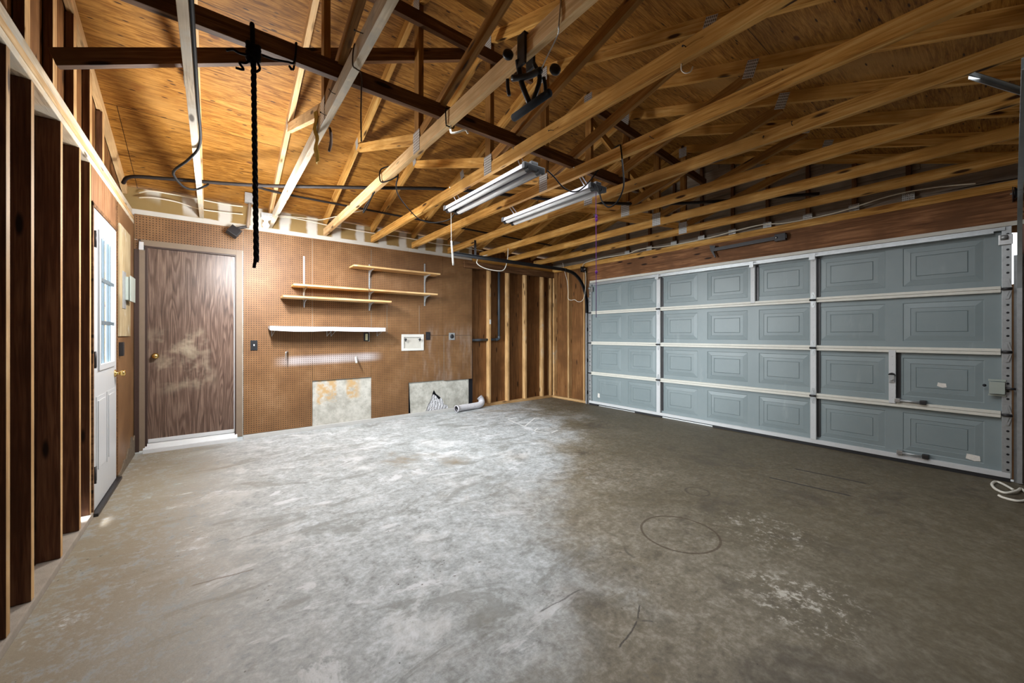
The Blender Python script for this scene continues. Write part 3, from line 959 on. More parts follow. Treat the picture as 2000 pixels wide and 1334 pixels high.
# ------------------------------------------------------------------ roof trusses
TX = [-0.095, 0.560, 1.178, 1.795, 2.405, 3.015, 3.625, 4.235, 4.845]
TL = ['pale weathered roof truss nearest the left wall, black cable along its bottom chord',
      'whitish weathered roof truss, second from the left wall, yellow strip and twine tied on it',
      'pale roof truss, third from the left wall, with the black bike hoist clamped on it',
      'roof truss directly above the first shop light, fourth from the left wall',
      'roof truss directly above the second shop light, fifth from the left wall',
      'orange roof truss just right of the second shop light, sixth from the left wall',
      'orange roof truss, third in from the garage door header',
      'orange roof truss, second in from the garage door header',
      'orange roof truss closest to the garage door header']
W = 0.038


def plate(x, y, z, wy, wz, parent, rot=0.0):
    m = Matrix.Translation((x - W / 2 - 0.0012, y, z)) @ Matrix.Rotation(rot, 4, 'X')
    return obj('gusset_plate', box(bmesh.new(), -0.001, 0.001, -wy / 2, wy / 2, -wz / 2, wz / 2), M['gusset'], parent, m)


for i, x in enumerate(TX):
    t = thing('roof_truss', TL[i], 'roof truss', (x, YR, CH), 'roof trusses across the garage')
    mc = M['weathered'] if i < 2 else (M['pine_pale'] if i == 2 else M['pine'])
    mr = M['pine_pale'] if i < 2 else M['pine']
    beam('bottom_chord', (x, -0.62, CH + 0.0445), (x, 5.574, CH + 0.0445), W, 0.089, mc, t, bev=0.003)
    mf, Lf = math.atan(SLF), None
    df, dn = 0.089 / 2 / math.cos(math.atan(SLF)), 0.089 / 2 / math.cos(math.atan(SLN))
    beam('rafter', (x, YR + 0.013, ZR + df), (x, YF - 0.02, zb(YF - 0.02) + df), W, 0.0885, mr, t, bev=0.002)
    beam('rafter', (x, YR - 0.013, ZR + dn), (x, YN + 0.02, zb(YN + 0.02) + dn), W, 0.0885, mr, t, bev=0.002)
    beam('king_post', (x, YR, CH + 0.09), (x, YR, ZR - 0.005), W, 0.075, M['pine_shade'], t, up=(0, 1, 0))
    beam('web_strut', (x, YR + 0.06, CH + 0.12), (x, 4.06, zb(4.06) - 0.025), W - 0.002, 0.075, mr, t)
    beam('web_strut', (x, YR - 0.06, CH + 0.12), (x, 1.14, zb(1.14) - 0.025), W - 0.002, 0.075, M['pine_shade'], t)
    plate(x, YR + 0.0, CH + 0.075, 0.105, 0.150, t)
    plate(x, YR, ZR + 0.0, 0.10, 0.12, t)
    plate(x, 4.07, zb(4.07) + 0.02, 0.075, 0.10, t, -math.atan(SLF))
    plate(x, 1.13, zb(1.13) + 0.02, 0.075, 0.12, t, math.atan(SLN))

# long braces tying the trusses together
o = beam('brace_board', (-0.62, 2.27, CH + 0.135), (3.32, 2.27, CH + 0.135), 0.038, 0.089, M['redwood'])
tag(o, 'long dark brace board lying across the bottom chords with the black rope tied on it', 'brace board', 'brace boards in the roof')
o = beam('brace_board', (0.62, 2.562, 3.465), (2.2, 2.562, 3.465), 0.037, 0.089, M['redwood'])
tag(o, 'dark brace board running under the ridge beside the first king posts', 'brace board', 'brace boards in the roof')
o = beam('brace_board', (-0.62, 2.90, 2.60), (1.56, 2.62, 3.42), 0.037, 0.085, M['redwood'])
tag(o, 'dark diagonal brace rising from the left wall plate to the ridge', 'brace board', 'brace boards in the roof')
o = beam('brace_board', (3.04, 2.562, 3.50), (5.30, 2.562, 3.30), 0.037, 0.089, M['redwood'])
tag(o, 'dark brace under the ridge towards the garage door gable', 'brace board', 'brace boards in the roof')
o = beam('brace_board', (3.06, 2.70, 3.50), (4.50, 2.70, 2.75), 0.037, 0.075, M['pine'])
tag(o, 'steep diagonal brace crossing the king posts near the garage door', 'brace board', 'brace boards in the roof')

# ------------------------------------------------------------------ wall framing, left
def lit_edges(o_):
    """pale wood on the lit stud edges; the dark sides carry painted shade"""
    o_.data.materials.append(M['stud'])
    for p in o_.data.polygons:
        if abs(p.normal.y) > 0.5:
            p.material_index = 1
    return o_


for i, (y, lab) in enumerate(((2.440, 'wall stud on the left wall nearest the camera at the picture edge'), (2.706, 'second stud of the left wall, with a small bent nail on its edge'),
                              (3.130, 'third stud of the left wall, midway to the white door'), (3.497, 'fourth stud of the left wall, just before the white door trimmer'))):
    o = beam('wall_stud', (XL - 0.0445, y, 0.042), (XL - 0.0445, y, 2.376), 0.089, 0.038, M['stud_shade'], up=(0, 1, 0), bev=0.003)
    lit_edges(o)
    tag(o, lab, 'wall stud', 'studs of the left wall')
o = beam('wall_stud', (XL - 0.0445, 3.757, 0.042), (XL - 0.0445, 3.757, 2.376), 0.087, 0.036, M['stud_shade'], up=(0, 1, 0), bev=0.002)
lit_edges(o)
tag(o, 'trimmer stud standing against the hinge side of the white door', 'wall stud', 'studs of the left wall')
o = beam('sole_plate', (XL - 0.040, -0.60, 0.020), (XL - 0.040, 3.79, 0.020), 0.095, 0.040, M['sole'], bev=0.006)
tag(o, 'dusty grey sole plate on the floor under the left wall studs', 'sole plate')
o = beam('top_plate', (XL - 0.0445, -0.60, 2.397), (XL - 0.0445, 5.555, 2.397), 0.089, 0.038, M['weathered'], bev=0.003)
tag(o, 'lower board of the pale double top plate along the left wall', 'top plate')
o = beam('top_plate', (XL - 0.0425, -0.60, 2.4365), (XL - 0.0425, 5.555, 2.4365), 0.089, 0.038, M['pine_pale'], bev=0.003)
tag(o, 'upper board of the pale double top plate along the left wall', 'top plate')
gt = thing('gable_truss', 'gable truss of short studs and sloping rafters standing on the left wall plate', 'gable truss', (-0.70, YR, 2.457))
beam('bottom_chord', (XL - 0.030, -0.60, 2.494), (XL - 0.030, 5.53, 2.494), 0.038, 0.076, M['weathered'], gt, bev=0.003)
for i in range(6):
    y = 2.46 + 0.405 * i
    lit_edges(beam('gable_stud', (XL - 0.072, y, 2.457), (XL - 0.072, y, zb(y) - 0.004), 0.036, 0.07, M['stud_shade'], gt, up=(0, 1, 0)))
for y0, y1 in ((YR + 0.01, YF - 0.03), (YR - 0.01, -0.38)):
    dd = df if y1 > y0 else dn
    beam('rafter', (-0.712, y0, zb(y0) + dd), (-0.712, y1, zb(y1) + dd), 0.036, 0.088, M['pine_pale'], gt)

# ------------------------------------------------------------------ wall framing, back right and right
for i, (x, lab) in enumerate(((3.822, 'pale stud of the back wall beside the pegboard edge'), (4.226, 'second open stud right of the pegboard on the back wall'),
                              (4.636, 'third open stud right of the pegboard on the back wall'), (5.070, 'fourth open stud of the back wall near the far corner'), (5.285, 'corner stud of the back wall where it meets the garage wall'))):
    o = beam('wall_stud', (x, 5.6105, 0.042), (x, 5.6105, 2.452), 0.038, 0.089, M['stud'], up=(0, 1, 0), bev=0.003)
    tag(o, lab, 'wall stud', 'open studs at the far corner')
o = beam('wall_stud', (5.3555, 5.135, 0.042), (5.3555, 5.135, 2.452), 0.038, 0.089, M['stud'], up=(1, 0, 0), bev=0.003)
tag(o, 'single stud of the garage wall between the far corner and the door track', 'wall stud', 'open studs at the far corner')
o = beam('wall_stud', (5.3555, 4.745, 0.042), (5.3555, 4.745, 2.452), 0.038, 0.089, M['stud'], up=(1, 0, 0), bev=0.003)
tag(o, 'jamb stud hidden behind the left garage door track', 'wall stud', 'open studs at the far corner')
o = beam('wall_stud', (5.3555, 5.535, 0.042), (5.3555, 5.535, 2.452), 0.038, 0.089, M['stud'], up=(1, 0, 0), bev=0.003)
tag(o, 'stud of the garage wall standing in the far corner', 'wall stud', 'open studs at the far corner')
o = beam('sole_plate', (3.42, 5.612, 0.020), (5.398, 5.612, 0.020), 0.095, 0.040, M['stud'])
tag(o, 'wooden sole plate under the open studs of the back wall', 'sole plate')
o = beam('sole_plate', (5.3555, 4.66, 0.020), (5.3555, 5.562, 0.020), 0.089, 0.040, M['stud'])
tag(o, 'short wooden sole plate left of the garage door', 'sole plate')
o = beam('ledger_board', (3.28, 5.535, 2.402), (5.30, 5.535, 2.402), 0.045, 0.115, M['redwood'])
tag(o, 'dark ledger board across the top of the open back wall studs', 'ledger board')
o = beam('top_plate', (3.47, 5.612, 2.492), (5.398, 5.612, 2.492), 0.089, 0.076, M['pine'])
tag(o, 'orange top plate over the open studs of the back wall', 'top plate')
o = beam('top_plate', (5.352, -0.60, 2.492), (5.352, 5.562, 2.492), 0.090, 0.076, M['pine'], bev=0.004)
tag(o, 'orange top plate running above the garage door header', 'top plate')
o = obj('garage_header', box(bmesh.new(), -0.012, 0.012, -2.55, 2.40, 0.0, 0.266, 0.002), M['header'], None, Matrix.Translation((5.318, 2.25, 2.187)))
tag(o, 'wide red brown header board above the garage door', 'header board')
gt = thing('gable_truss', 'dark gable truss with plated posts above the garage door header', 'gable truss', (5.39, YR, 2.531))
for i in range(9):
    y = 3.865 - 0.405 * i
    p_ = beam('gable_post', (5.392, y, 2.531), (5.392, y, zb(y) - 0.004), 0.036, 0.038, M['redwood'], gt, up=(0, 1, 0))
    obj('gusset_plate', box(bmesh.new(), -0.001, 0.001, -0.045, 0.045, -0.04, 0.04), M['gusset'], gt, Matrix.Translation((5.3715, y, 2.575)))
for y0, y1 in ((YR + 0.01, YF - 0.03), (YR - 0.01, -0.38)):
    dd = df if y1 > y0 else dn
    beam('rafter', (5.392, y0, zb(y0) + dd), (5.392, y1, zb(y1) + dd), 0.036, 0.088, M['pine'], gt)
tr = obj('trim_1', box(bmesh.new(), 5.290, 5.304, -0.10, 4.59, 2.150, 2.186, 0.002), M['cream_trim'])
tag(tr, None, None, kind='structure')

for y0, y1, nm in ((-0.105, -0.025, 'jamb'), (4.600, 4.618, 'jamb')):
    wbox('jamb', 5.3085, 5.4015, y0, y1, 0.0, 2.15, M['jamb_wood'], wr, 0.002, label='worn red white painted jamb')

# ------------------------------------------------------------------ garage door
gd = thing('garage_door', 'grey blue four section steel garage door with embossed panels', 'garage door', (5.30, 2.30, 0.0))
SH = 0.529
Z0 = 0.032
GY_A, GY_B = 0.012, 4.585
PAN = [(4.438, 3.925), (3.797, 3.305), (3.162, 2.665), (2.532, 2.032), (1.906, 1.402), (1.300, 0.777), (0.654, 0.152)]
XF = 5.302


def relief(bm, y0, y1, z0, z1):
    """one embossed panel: nested steps, vertices at depth XF + d"""
    st = [(0.0, 0.0), (0.006, 0.005), (0.052, -0.001), (0.055, 0.003), (0.088, 0.002), (0.091, 0.006), (0.096, 0.001)]
    rings = []
    for ins, d in st:
        rings.append([bm.verts.new((XF + d, yy, zz_)) for yy, zz_ in ((y0 - ins, z0 + ins), (y1 + ins, z0 + ins), (y1 + ins, z1 - ins), (y0 - ins, z1 - ins))])
    for a, b in zip(rings, rings[1:]):
        for k in range(4):
            bm.faces.new((a[k], a[(k + 1) % 4], b[(k + 1) % 4], b[k]))
    bm.faces.new(rings[-1])


for s in range(4):
    za, zc = Z0 + SH * s, Z0 + SH * (s + 1)
    bm = bmesh.new()
    ys = [GY_B] + [v for p in PAN for v in p] + [GY_A]
    zs = [za + 0.004, za + 0.082, zc - 0.078, zc - 0.004]
    for a in range(len(ys) - 1):
        for b in range(3):
            if b == 1 and a % 2 == 1:
                relief(bm, ys[a], ys[a + 1], zs[1], zs[2])
                continue
            bm.faces.new([bm.verts.new((XF, yy, zz_)) for yy, zz_ in ((ys[a], zs[b]), (ys[a + 1], zs[b]), (ys[a + 1], zs[b + 1]), (ys[a], zs[b + 1]))])
    bmesh.ops.remove_doubles(bm, verts=bm.verts[:], dist=0.0005)
    box(bm, XF + 0.010, XF + 0.020, GY_A, GY_B, za + 0.0002, zc - 0.0002)
    if s:
        box(bm, XF + 0.0205, XF + 0.024, GY_A, GY_B, za - 0.02, za + 0.02)
    sec = obj('door_section', wbm(bm, gd), M['steel_door'], gd)
    if s:
        wbox('rail', XG, XF - 0.0005, 0.062, 4.545, za + 0.001, za + 0.027, M['cream_trim'], sec, 0.004, label='cream rail along the joint')
    if s < 3:
        wbox('rail', XG, XF - 0.0005, 0.062, 4.545, zc - 0.027, zc - 0.001, M['cream_trim'], sec, 0.004, label='cream rail along the joint')
    stl = [(3.236, 0.060), (1.353, 0.052)] + ([(1.960, 0.048)] if s == 3 else []) + ([(0.723, 0.050)] if s == 1 else [])
    for yc, wd in stl:
        bm = bmesh.new()
        ztop, zbot = zc - (0.005 if s < 3 else 0.04), za + (0.005 if s else 0.045)
        box(bm, XG - 0.006, XF - 0.0006, yc - wd / 2, yc + wd / 2, zbot, ztop, 0.003)
        for q in range(6):
            zq = zbot + 0.06 + (ztop - zbot - 0.12) * q / 5
            add_lathe(bm, [(0.005, 0), (0.004, 0.002), (0, 0.002)], axis_mat((XG - 0.006, yc, zq), (-1, 0, 0)), 8)
        wbox('stile_shade', XF - 0.008, XF - 0.0006, yc - wd / 2 - 0.030, yc - wd / 2 - 0.0004, zbot + 0.03, ztop - 0.03, M['dark_steel'], sec, 0.0005, label='painted shade strip beside the white stile')  # dark strip added to stand in for the shaded stile side
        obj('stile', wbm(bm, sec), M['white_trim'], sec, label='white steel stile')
    for yc in (0.032, 4.560):
        bm = bmesh.new()
        box(bm, XG + 0.004, XF - 0.0006, yc - 0.026, yc + 0.026, za + 0.004, zc - 0.004, 0.002)
        obj('end_stile', wbm(bm, sec), M['galv'], sec)
        bm = bmesh.new()
        for q in range(7):
            add_lathe(bm, [(0.009, 0), (0.009, 0.001), (0, 0.001)], axis_mat((XG + 0.004, yc + (-0.006 if yc < 1 else 0.006), za + 0.07 + 0.065 * q), (-1, 0, 0)), 10)
        obj('punched_holes', wbm(bm, sec), M['black'], sec)
    if s:
        for yc in (0.030, 1.353, 3.236, 4.560):
            xh = XG - 0.007 if 1 < yc < 4 else XG - 0.001
            bm = bmesh.new()
            for sg in (1, -1):
                poly = [(yc - 0.026, za + sg * 0.012), (yc + 0.026, za + sg * 0.012), (yc + 0.009, za + sg * 0.085), (yc - 0.009, za + sg * 0.085)]
                prism(bm, poly, 0.003, plane_x(xh - 0.0032))
                inner = [(yc - 0.012, za + sg * 0.02), (yc + 0.012, za + sg * 0.02), (yc, za + sg * 0.062)]
                prism(bm, inner, 0.004, plane_x(xh - 0.0072))
            hg = obj('hinge', wbm(bm, sec), M['galv'], sec)
            tube('hinge_pin', [(xh - 0.012, yc - 0.029, za), (xh - 0.012, yc + 0.029, za)], 0.011, M['dark_steel'], hg, 10, 1)
# bottom edge, top strut
bm = bmesh.new()
box(bm, XG, XF + 0.02, GY_A, GY_B, 0.034, 0.076, 0.003)
for yq in (0.12, 0.19, 0.55, 1.05, 1.62, 2.2, 2.75, 3.3, 3.9, 4.4):
    add_lathe(bm, [(0.005, 0), (0.004, 0.002), (0, 0.002)], axis_mat((XG, yq, 0.060), (-1, 0, 0)), 8)
obj('bottom_retainer', wbm(bm, gd), M['white_trim'], gd)
bm = bmesh.new()
for yy0, yy1, zl in ((GY_A, 2.45, 0.002), (2.45, 3.20, 0.022), (3.20, 3.65, 0.002), (3.65, 4.40, 0.018), (4.40, GY_B, 0.002)):
    box(bm, XG + 0.006, XF + 0.012, yy0, yy1, zl, 0.0335)
obj('rubber_seal', wbm(bm, gd), M['rubber'], gd)
bm = bmesh.new()
prism(bm, [(XG - 0.045, 2.092), (XG - 0.045, 2.112), (XG - 0.03, 2.112), (XG - 0.03, 2.103), (XG + 0.034, 2.103), (XG + 0.034, 2.092)], 4.36, Matrix.Translation((0, 0.10, 0)) @ PY)
prism(bm, [(XG - 0.01, 2.113), (XG - 0.01, 2.140), (XG + 0.034, 2.140), (XG + 0.034, 2.113)], 4.50, Matrix.Translation((0, 0.04, 0)) @ PY)
obj('top_strut', wbm(bm, gd), M['galv'], gd)
for yc, wd in ((3.236, 0.055), (1.960, 0.045), (1.353, 0.055)):
    wbox('strut_bracket', XG - 0.050, XG - 0.046, yc - wd / 2, yc + wd / 2, 2.06, 2.128, M['galv'], gd, 0.001)
for yc in (0.045, 4.545):
    b_ = wbox('top_roller_bracket', XG - 0.014, XG + 0.003, yc - 0.045, yc + 0.03, 1.99, 2.075, M['zinc'], gd, 0.003)
    tube('roller', [(XG - 0.03, yc - 0.02, 2.05), (XG - 0.03, yc + 0.02, 2.05)], 0.018, M['galv'], b_, 12, 1)
# slide bolt beside the right track
bm = bmesh.new()
box(bm, XG - 0.030, XG + 0.003, 0.04, 0.125, 0.735, 0.835, 0.003)
box(bm, XG - 0.004, XG + 0.003, 0.035, 0.13, 0.715, 0.730, 0.001)
box(bm, XG - 0.004, XG + 0.003, 0.035, 0.13, 0.840, 0.856, 0.001)
sb = obj('slide_bolt', wbm(bm, gd), M['grey_box'], gd, label='grey slide bolt box')
tube('bolt_rod', [(XG - 0.016, 0.039, 0.785), (XG - 0.016, -0.016, 0.785)], 0.010, M['dark_steel'], sb, 10, 1)
lathe('bolt_knob', [(0.008, 0), (0.012, 0.012), (0.010, 0.02), (0, 0.022)], (XG + 0.004, 0.150, 0.80), (-1, 0, 0), M['black'], sb)
# lock keeper on the short stile
bm = bmesh.new()
box(bm, XG - 0.020, XG - 0.0065, 0.706, 0.745, 0.77, 0.84, 0.003)
box(bm, XG - 0.034, XG - 0.020, 0.716, 0.734, 0.79, 0.80, 0.001)
lk = obj('lock_keeper', wbm(bm, gd), M['galv'], gd)
bm = bmesh.new()
prism(bm, [(0.697, 0.842), (0.751, 0.842), (0.742, 0.858), (0.726, 0.864), (0.706, 0.858)], 0.012, plane_x(XG - 0.020))
obj('latch_hook', wbm(bm, lk), M['black'], lk)
for z_, yc in ((0.600, 0.60), (0.098, 0.585)):
    bm = bmesh.new()
    add_tube(bm, [(XG - 0.012, yc + 0.07, z_), (XG - 0.016, yc - 0.06, z_ - 0.002)], 0.011, 10, 1)
    h_ = obj('lift_handle', wbm(bm, gd), M['galv'], gd, smooth=True)
    for q in (0.085, -0.085):
        wbox('handle_foot', XG - 0.022, XF - 0.0005, yc + q - 0.022, yc + q + 0.022, z_ - 0.020, z_ + 0.018, M['dark_steel'] if q < 0 else M['zinc'], h_, 0.006)
for (yy, zz_, w_, h_) in ((0.40, 0.775, 0.060, 0.040), (0.215, 0.155, 0.085, 0.050), (4.395, 0.085 + 0.10, 0.05, 0.075)):
    bm = bmesh.new()
    q = random.Random(int(yy * 100))
    poly = [(yy - w_ / 2, zz_ - h_ / 2), (yy - w_ * .1, zz_ - h_ / 2 - 0.006), (yy + w_ / 2, zz_ - h_ / 2 + 0.006), (yy + w_ / 2 - 0.006, zz_ + h_ / 2), (yy + 0.004, zz_ + h_ / 2 - 0.012 * q.random()), (yy - w_ / 2 + 0.004, zz_ + h_ / 2 - 0.006)]
    prism(bm, poly, 0.0016, plane_x(XF - 0.0022))
    obj('sticker_remnant', wbm(bm, gd), M['sticker'], gd, label='torn white sticker remnant')

# ------------------------------------------------------------------ door tracks
def track(y, label, mat_h):
    t = thing('door_track', label, 'door track', (5.28, y, 0.0), 'garage door tracks')
    pts = [(5.279, y, 0.01), (5.279, y, 1.62), (5.270, y, 1.80), (5.235, y, 1.96), (5.165, y, 2.11), (5.06, y, 2.225), (4.92, y, 2.300), (4.74, y, 2.330), (4.55, y, 2.335)]

    def channel(pp, mat, name):
        bm = bmesh.new()
        P = smooth_path(pp, 4) if len(pp) > 2 else [Vector(p) for p in pp]
        prof = [(-0.025, -0.013), (-0.025, 0.013), (-0.021, 0.013), (-0.021, -0.009), (0.021, -0.009), (0.021, 0.013), (0.025, 0.013), (0.025, -0.013)]
        sg = 1 if y > 2 else -1
        rings = []
        for i_, p in enumerate(P):
            tt = (P[min(i_ + 1, len(P) - 1)] - P[max(i_ - 1, 0)]).normalized()
            side = Vector((0, -1, 0)) * sg
            nn_ = tt.cross(Vector((0, 1, 0))).normalized()
            rings.append([bm.verts.new(p + nn_ * a + side * b) for a, b in prof])
        for a, b in zip(rings, rings[1:]):
            for k in range(len(prof)):
                k2 = (k + 1) % len(prof)
                bm.faces.new((a[k], a[k2], b[k2], b[k]))
        bm.faces.new(rings[0])
        bm.faces.new(rings[-1][::-1])
        return obj(name, wbm(bm, t), mat, t)

    channel(pts[:2], M['galv'], 'vertical_track')
    channel(pts[1:] + [(2.60, y, 2.334)], mat_h, 'horizontal_track')
    # perforated wall angle behind the vertical run
    sg = 1 if y > 2 else -1
    bm = bmesh.new()
    box(bm, 5.305, 5.309, y - 0.02, y + 0.03, 0.0, 1.9)
    obj('wall_angle', wbm(bm, t), M['galv'], t)
    for z_ in (0.18, 0.75, 1.3, 1.8):
        wbox('jamb_bracket', 5.290, 5.3045, y - 0.012, y + 0.012, z_, z_ + 0.06, M['dark_steel'], t, 0.001)
    return t


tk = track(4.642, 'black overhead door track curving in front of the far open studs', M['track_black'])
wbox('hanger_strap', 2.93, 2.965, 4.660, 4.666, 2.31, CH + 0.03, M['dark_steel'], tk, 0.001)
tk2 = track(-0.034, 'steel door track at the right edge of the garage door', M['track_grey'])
bm = bmesh.new()
add = [(2.97, 0.125, 2.527), (3.42, -0.075, 2.50)]
obj('angle_hanger', box(box(bmesh.new(), -0.245, 0.245, -0.012, 0.012, -0.0015, 0.0015), -0.245, 0.245, 0.009, 0.012, -0.022, 0.0015), M['galv'], tk2, frame_of(add[0], add[1])[0])
# lift cable pulleys at both ends of the header
for y, lab in ((4.655, 'black lift cable pulley at the far end of the garage header'), (-0.020, 'dark lift cable pulley at the near end of the garage header')):
    t = thing('cable_pulley', lab, 'pulley', (5.22, y, 2.40), 'lift cable pulleys')
    lathe('sheave', [(0.0, -0.014), (0.050, -0.014), (0.050, -0.008), (0.036, 0.0), (0.050, 0.008), (0.050, 0.014), (0.0, 0.014)], (5.20, y, 2.395), (0, 1, 0), M['black'], t, 24)
    tube('axle', [(5.20, y - 0.05, 2.395), (5.20, y + 0.035, 2.395)], 0.008, M['zinc'], t, 8, 1)
    wbox('bracket', 5.15, 5.305, y + 0.018, y + 0.024, 2.345, 2.44, M['dark_steel'], t, 0.001)
# dark steel arm fixed to the header
t = thing('steel_arm', 'dark steel arm with a flared bracket on the garage header', 'steel arm', (5.28, 2.02, 2.36))
beam('bar', (5.262, 2.44, 2.362), (5.262, 1.60, 2.378), 0.030, 0.044, M['dark_steel'], t)
bm = bmesh.new()
prism(bm, [(2.40, 2.41), (2.475, 2.425), (2.465, 2.36), (2.41, 2.255), (2.395, 2.26), (2.425, 2.335)], 0.022, plane_x(5.245))
obj('flared_bracket', wbm(bm, t), M['dark_steel'], t)
wbox('end_plate', 5.240, 5.3055, 1.61, 1.72, 2.335, 2.418, M['dark_steel'], t, 0.003)
lathe('eye_bolt', [(0.006, 0), (0.012, 0.006), (0.006, 0.014), (0, 0.014)], (5.239, 1.70, 2.375), (-1, 0, 0), M['zinc'], t)

# ------------------------------------------------------------------ electrical things on the walls
o = obj('plywood_backing', box(bmesh.new(), -0.006, 0.006, -0.272, 0.272, 0.0, 0.975, 0.001), M['ply_panel'], None, Matrix.Translation((-0.6345, 4.972, 1.222)))
tag(o, 'pale plywood board behind the grey breaker box', 'plywood board')
t = thing('breaker_box', 'small grey breaker box on the pale plywood board', 'breaker box', (-0.62, 4.98, 1.5))
wbox('back_plate', -0.628, -0.622, 4.80, 4.95, 1.47, 1.80, M['galv'], t, 0.001)
wbox('box_body', -0.6218, -0.592, 4.90, 5.14, 1.55, 1.76, M['grey_box'], t, 0.004)
wbox('box_cover', -0.5918, -0.584, 4.89, 5.15, 1.54, 1.77, M['grey_box'], t, 0.003)
o = lbox('switch_box', -0.6408, -0.612, 4.730, 4.790, 1.05, 1.17, M['dark_steel'], None, 0.004)
tag(o, 'dark switch box beside the white door', 'switch box')


def wallplate(name, label, cat, x, z, w, h, mat, group=None):
    t = thing(name, label, cat, (x, YB, z - h / 2), group)
    wbox('cover_plate', x - w / 2, x + w / 2, YB - 0.007, YB - 0.0006, z - h / 2, z + h / 2, mat, t, 0.002)
    return t


t = wallplate('light_switch', 'black light switch beside the brown door', 'light switch', 0.394, 1.108, 0.072, 0.118, M['black'])
wbox('toggle', 0.388, 0.400, YB - 0.018, YB - 0.0072, 1.10, 1.122, M['white_trim'], t, 0.002, label='white toggle')
t = wallplate('wall_outlet', 'ivory outlet without cover below the white shelf', 'outlet', 1.712, 1.203, 0.075, 0.118, M['dark_steel'])
wbox('receptacle', 1.696, 1.728, YB - 0.016, YB - 0.0072, 1.158, 1.248, M['ivory'], t, 0.004)
wbox('mud_ring', 1.742, 1.756, YB - 0.004, YB - 0.0006, 1.14, 1.27, M['plastic_white'], t, 0.001)
t = wallplate('wall_outlet', 'black outlet just right of the white laundry box', 'outlet', 2.650, 1.217, 0.072, 0.125, M['black'])
wbox('receptacle', 2.632, 2.668, YB - 0.011, YB - 0.0072, 1.18, 1.255, M['dark_steel'], t, 0.004)
t = wallplate('dryer_outlet', 'grey round dryer outlet near the pegboard edge', 'outlet', 3.068, 1.208, 0.105, 0.115, M['galv'])
lathe('socket_face', [(0.0, 0.006), (0.030, 0.006), (0.036, 0.0), (0.036, -0.001)], (3.068, YB - 0.0072, 1.208), (0, -1, 0), M['dark_steel'], t)
# laundry outlet box
t = thing('laundry_outlet_box', 'white recessed laundry outlet box in the pegboard', 'laundry box', (2.40, YB, 1.0))
bm = bmesh.new()
X0, X1, ZA_, ZB_ = 2.222, 2.575, 0.995, 1.242
for a in ((X0, X0 + 0.036, ZA_, ZB_), (X1 - 0.036, X1, ZA_, ZB_), (X0 + 0.036, X1 - 0.036, ZA_, ZA_ + 0.038), (X0 + 0.036, X1 - 0.036, ZB_ - 0.045, ZB_)):
    box(bm, a[0], a[1], YB - 0.014, YB - 0.0006, a[2], a[3], 0.003)
obj('trim_frame', wbm(bm, t), M['plastic_white'], t)
bm = bmesh.new()
box(bm, X0 + 0.037, X1 - 0.037, YB - 0.0012, YB - 0.0005, ZA_ + 0.039, ZB_ - 0.046)
obj('box_back', wbm(bm, t), plain('grey_box_shell', (0.50, 0.48, 0.43), 0.6), t)
for x in (2.275, 2.500):
    bm = bmesh.new()
    add_tube(bm, [(x, YB - 0.004, 1.165), (x, YB - 0.030, 1.165), (x, YB - 0.034, 1.135)], 0.009, 8, 3)
    add_lathe(bm, [(0.0, 0), (0.016, 0.0), (0.016, 0.008), (0, 0.008)], axis_mat((x, YB - 0.032, 1.165), (0, -1, 0)), 10)
    obj('supply_valve', wbm(bm, t), M['black'], t, smooth=True)

# ------------------------------------------------------------------ shelf rack on the pegboard
std = []
for x, z0, z1, br, lab in ((0.928, 1.60, 2.240, (1.840, 1.690), 'left slotted shelf standard of the wall rack'),
                           (1.752, 1.575, 2.225, (2.130, 1.830, 1.680), 'middle slotted shelf standard of the wall rack'),
                           (2.592, 1.68, 2.330, (2.150, 1.815), 'right slotted shelf standard of the wall rack')):
    t = thing('shelf_standard', lab, 'shelf standard', (x, YB, z0), 'slotted standards of the shelf rack')
    bm = bmesh.new()
    box(bm, x - 0.009, x + 0.009, YB - 0.010, YB - 0.0008, z0, z1, 0.001)
    obj('rail', wbm(bm, t), M['galv'], t)
    bm = bmesh.new()
    zq = z0 + 0.02
    while zq < z1 - 0.02:
        box(bm, x - 0.002, x + 0.002, YB - 0.0108, YB - 0.0101, zq, zq + 0.012)
        zq += 0.025
    obj('slots', wbm(bm, t), M['black'], t)
    std.append((t, x, br))


def shelf(x0, x1, z, dep, label, mitre):
    zt = z
    bm = bmesh.new()
    yf, yk = YB - 0.014 - dep, YB - 0.014
    poly = [(x0, yf + mitre[0]), (x0 + mitre[1], yf), (x1, yf), (x1, yk), (x0 + 0.004, yk)]
    cx = (x0 + x1) / 2
    a = Matrix.Translation((0, 0, 0))
    prism(bm, [(p[0] - cx, p[1] - (yf + yk) / 2) for p in poly], 0.022, a)
    bmesh.ops.bevel(bm, geom=bm.edges[:], offset=0.0015, segments=1, affect='EDGES')
    o_ = obj('shelf_board', bm, M['shelf_wood'], None, Matrix.Translation((cx, (yf + yk) / 2, zt)))
    return tag(o_, label, 'shelf', 'wooden boards of the shelf rack')


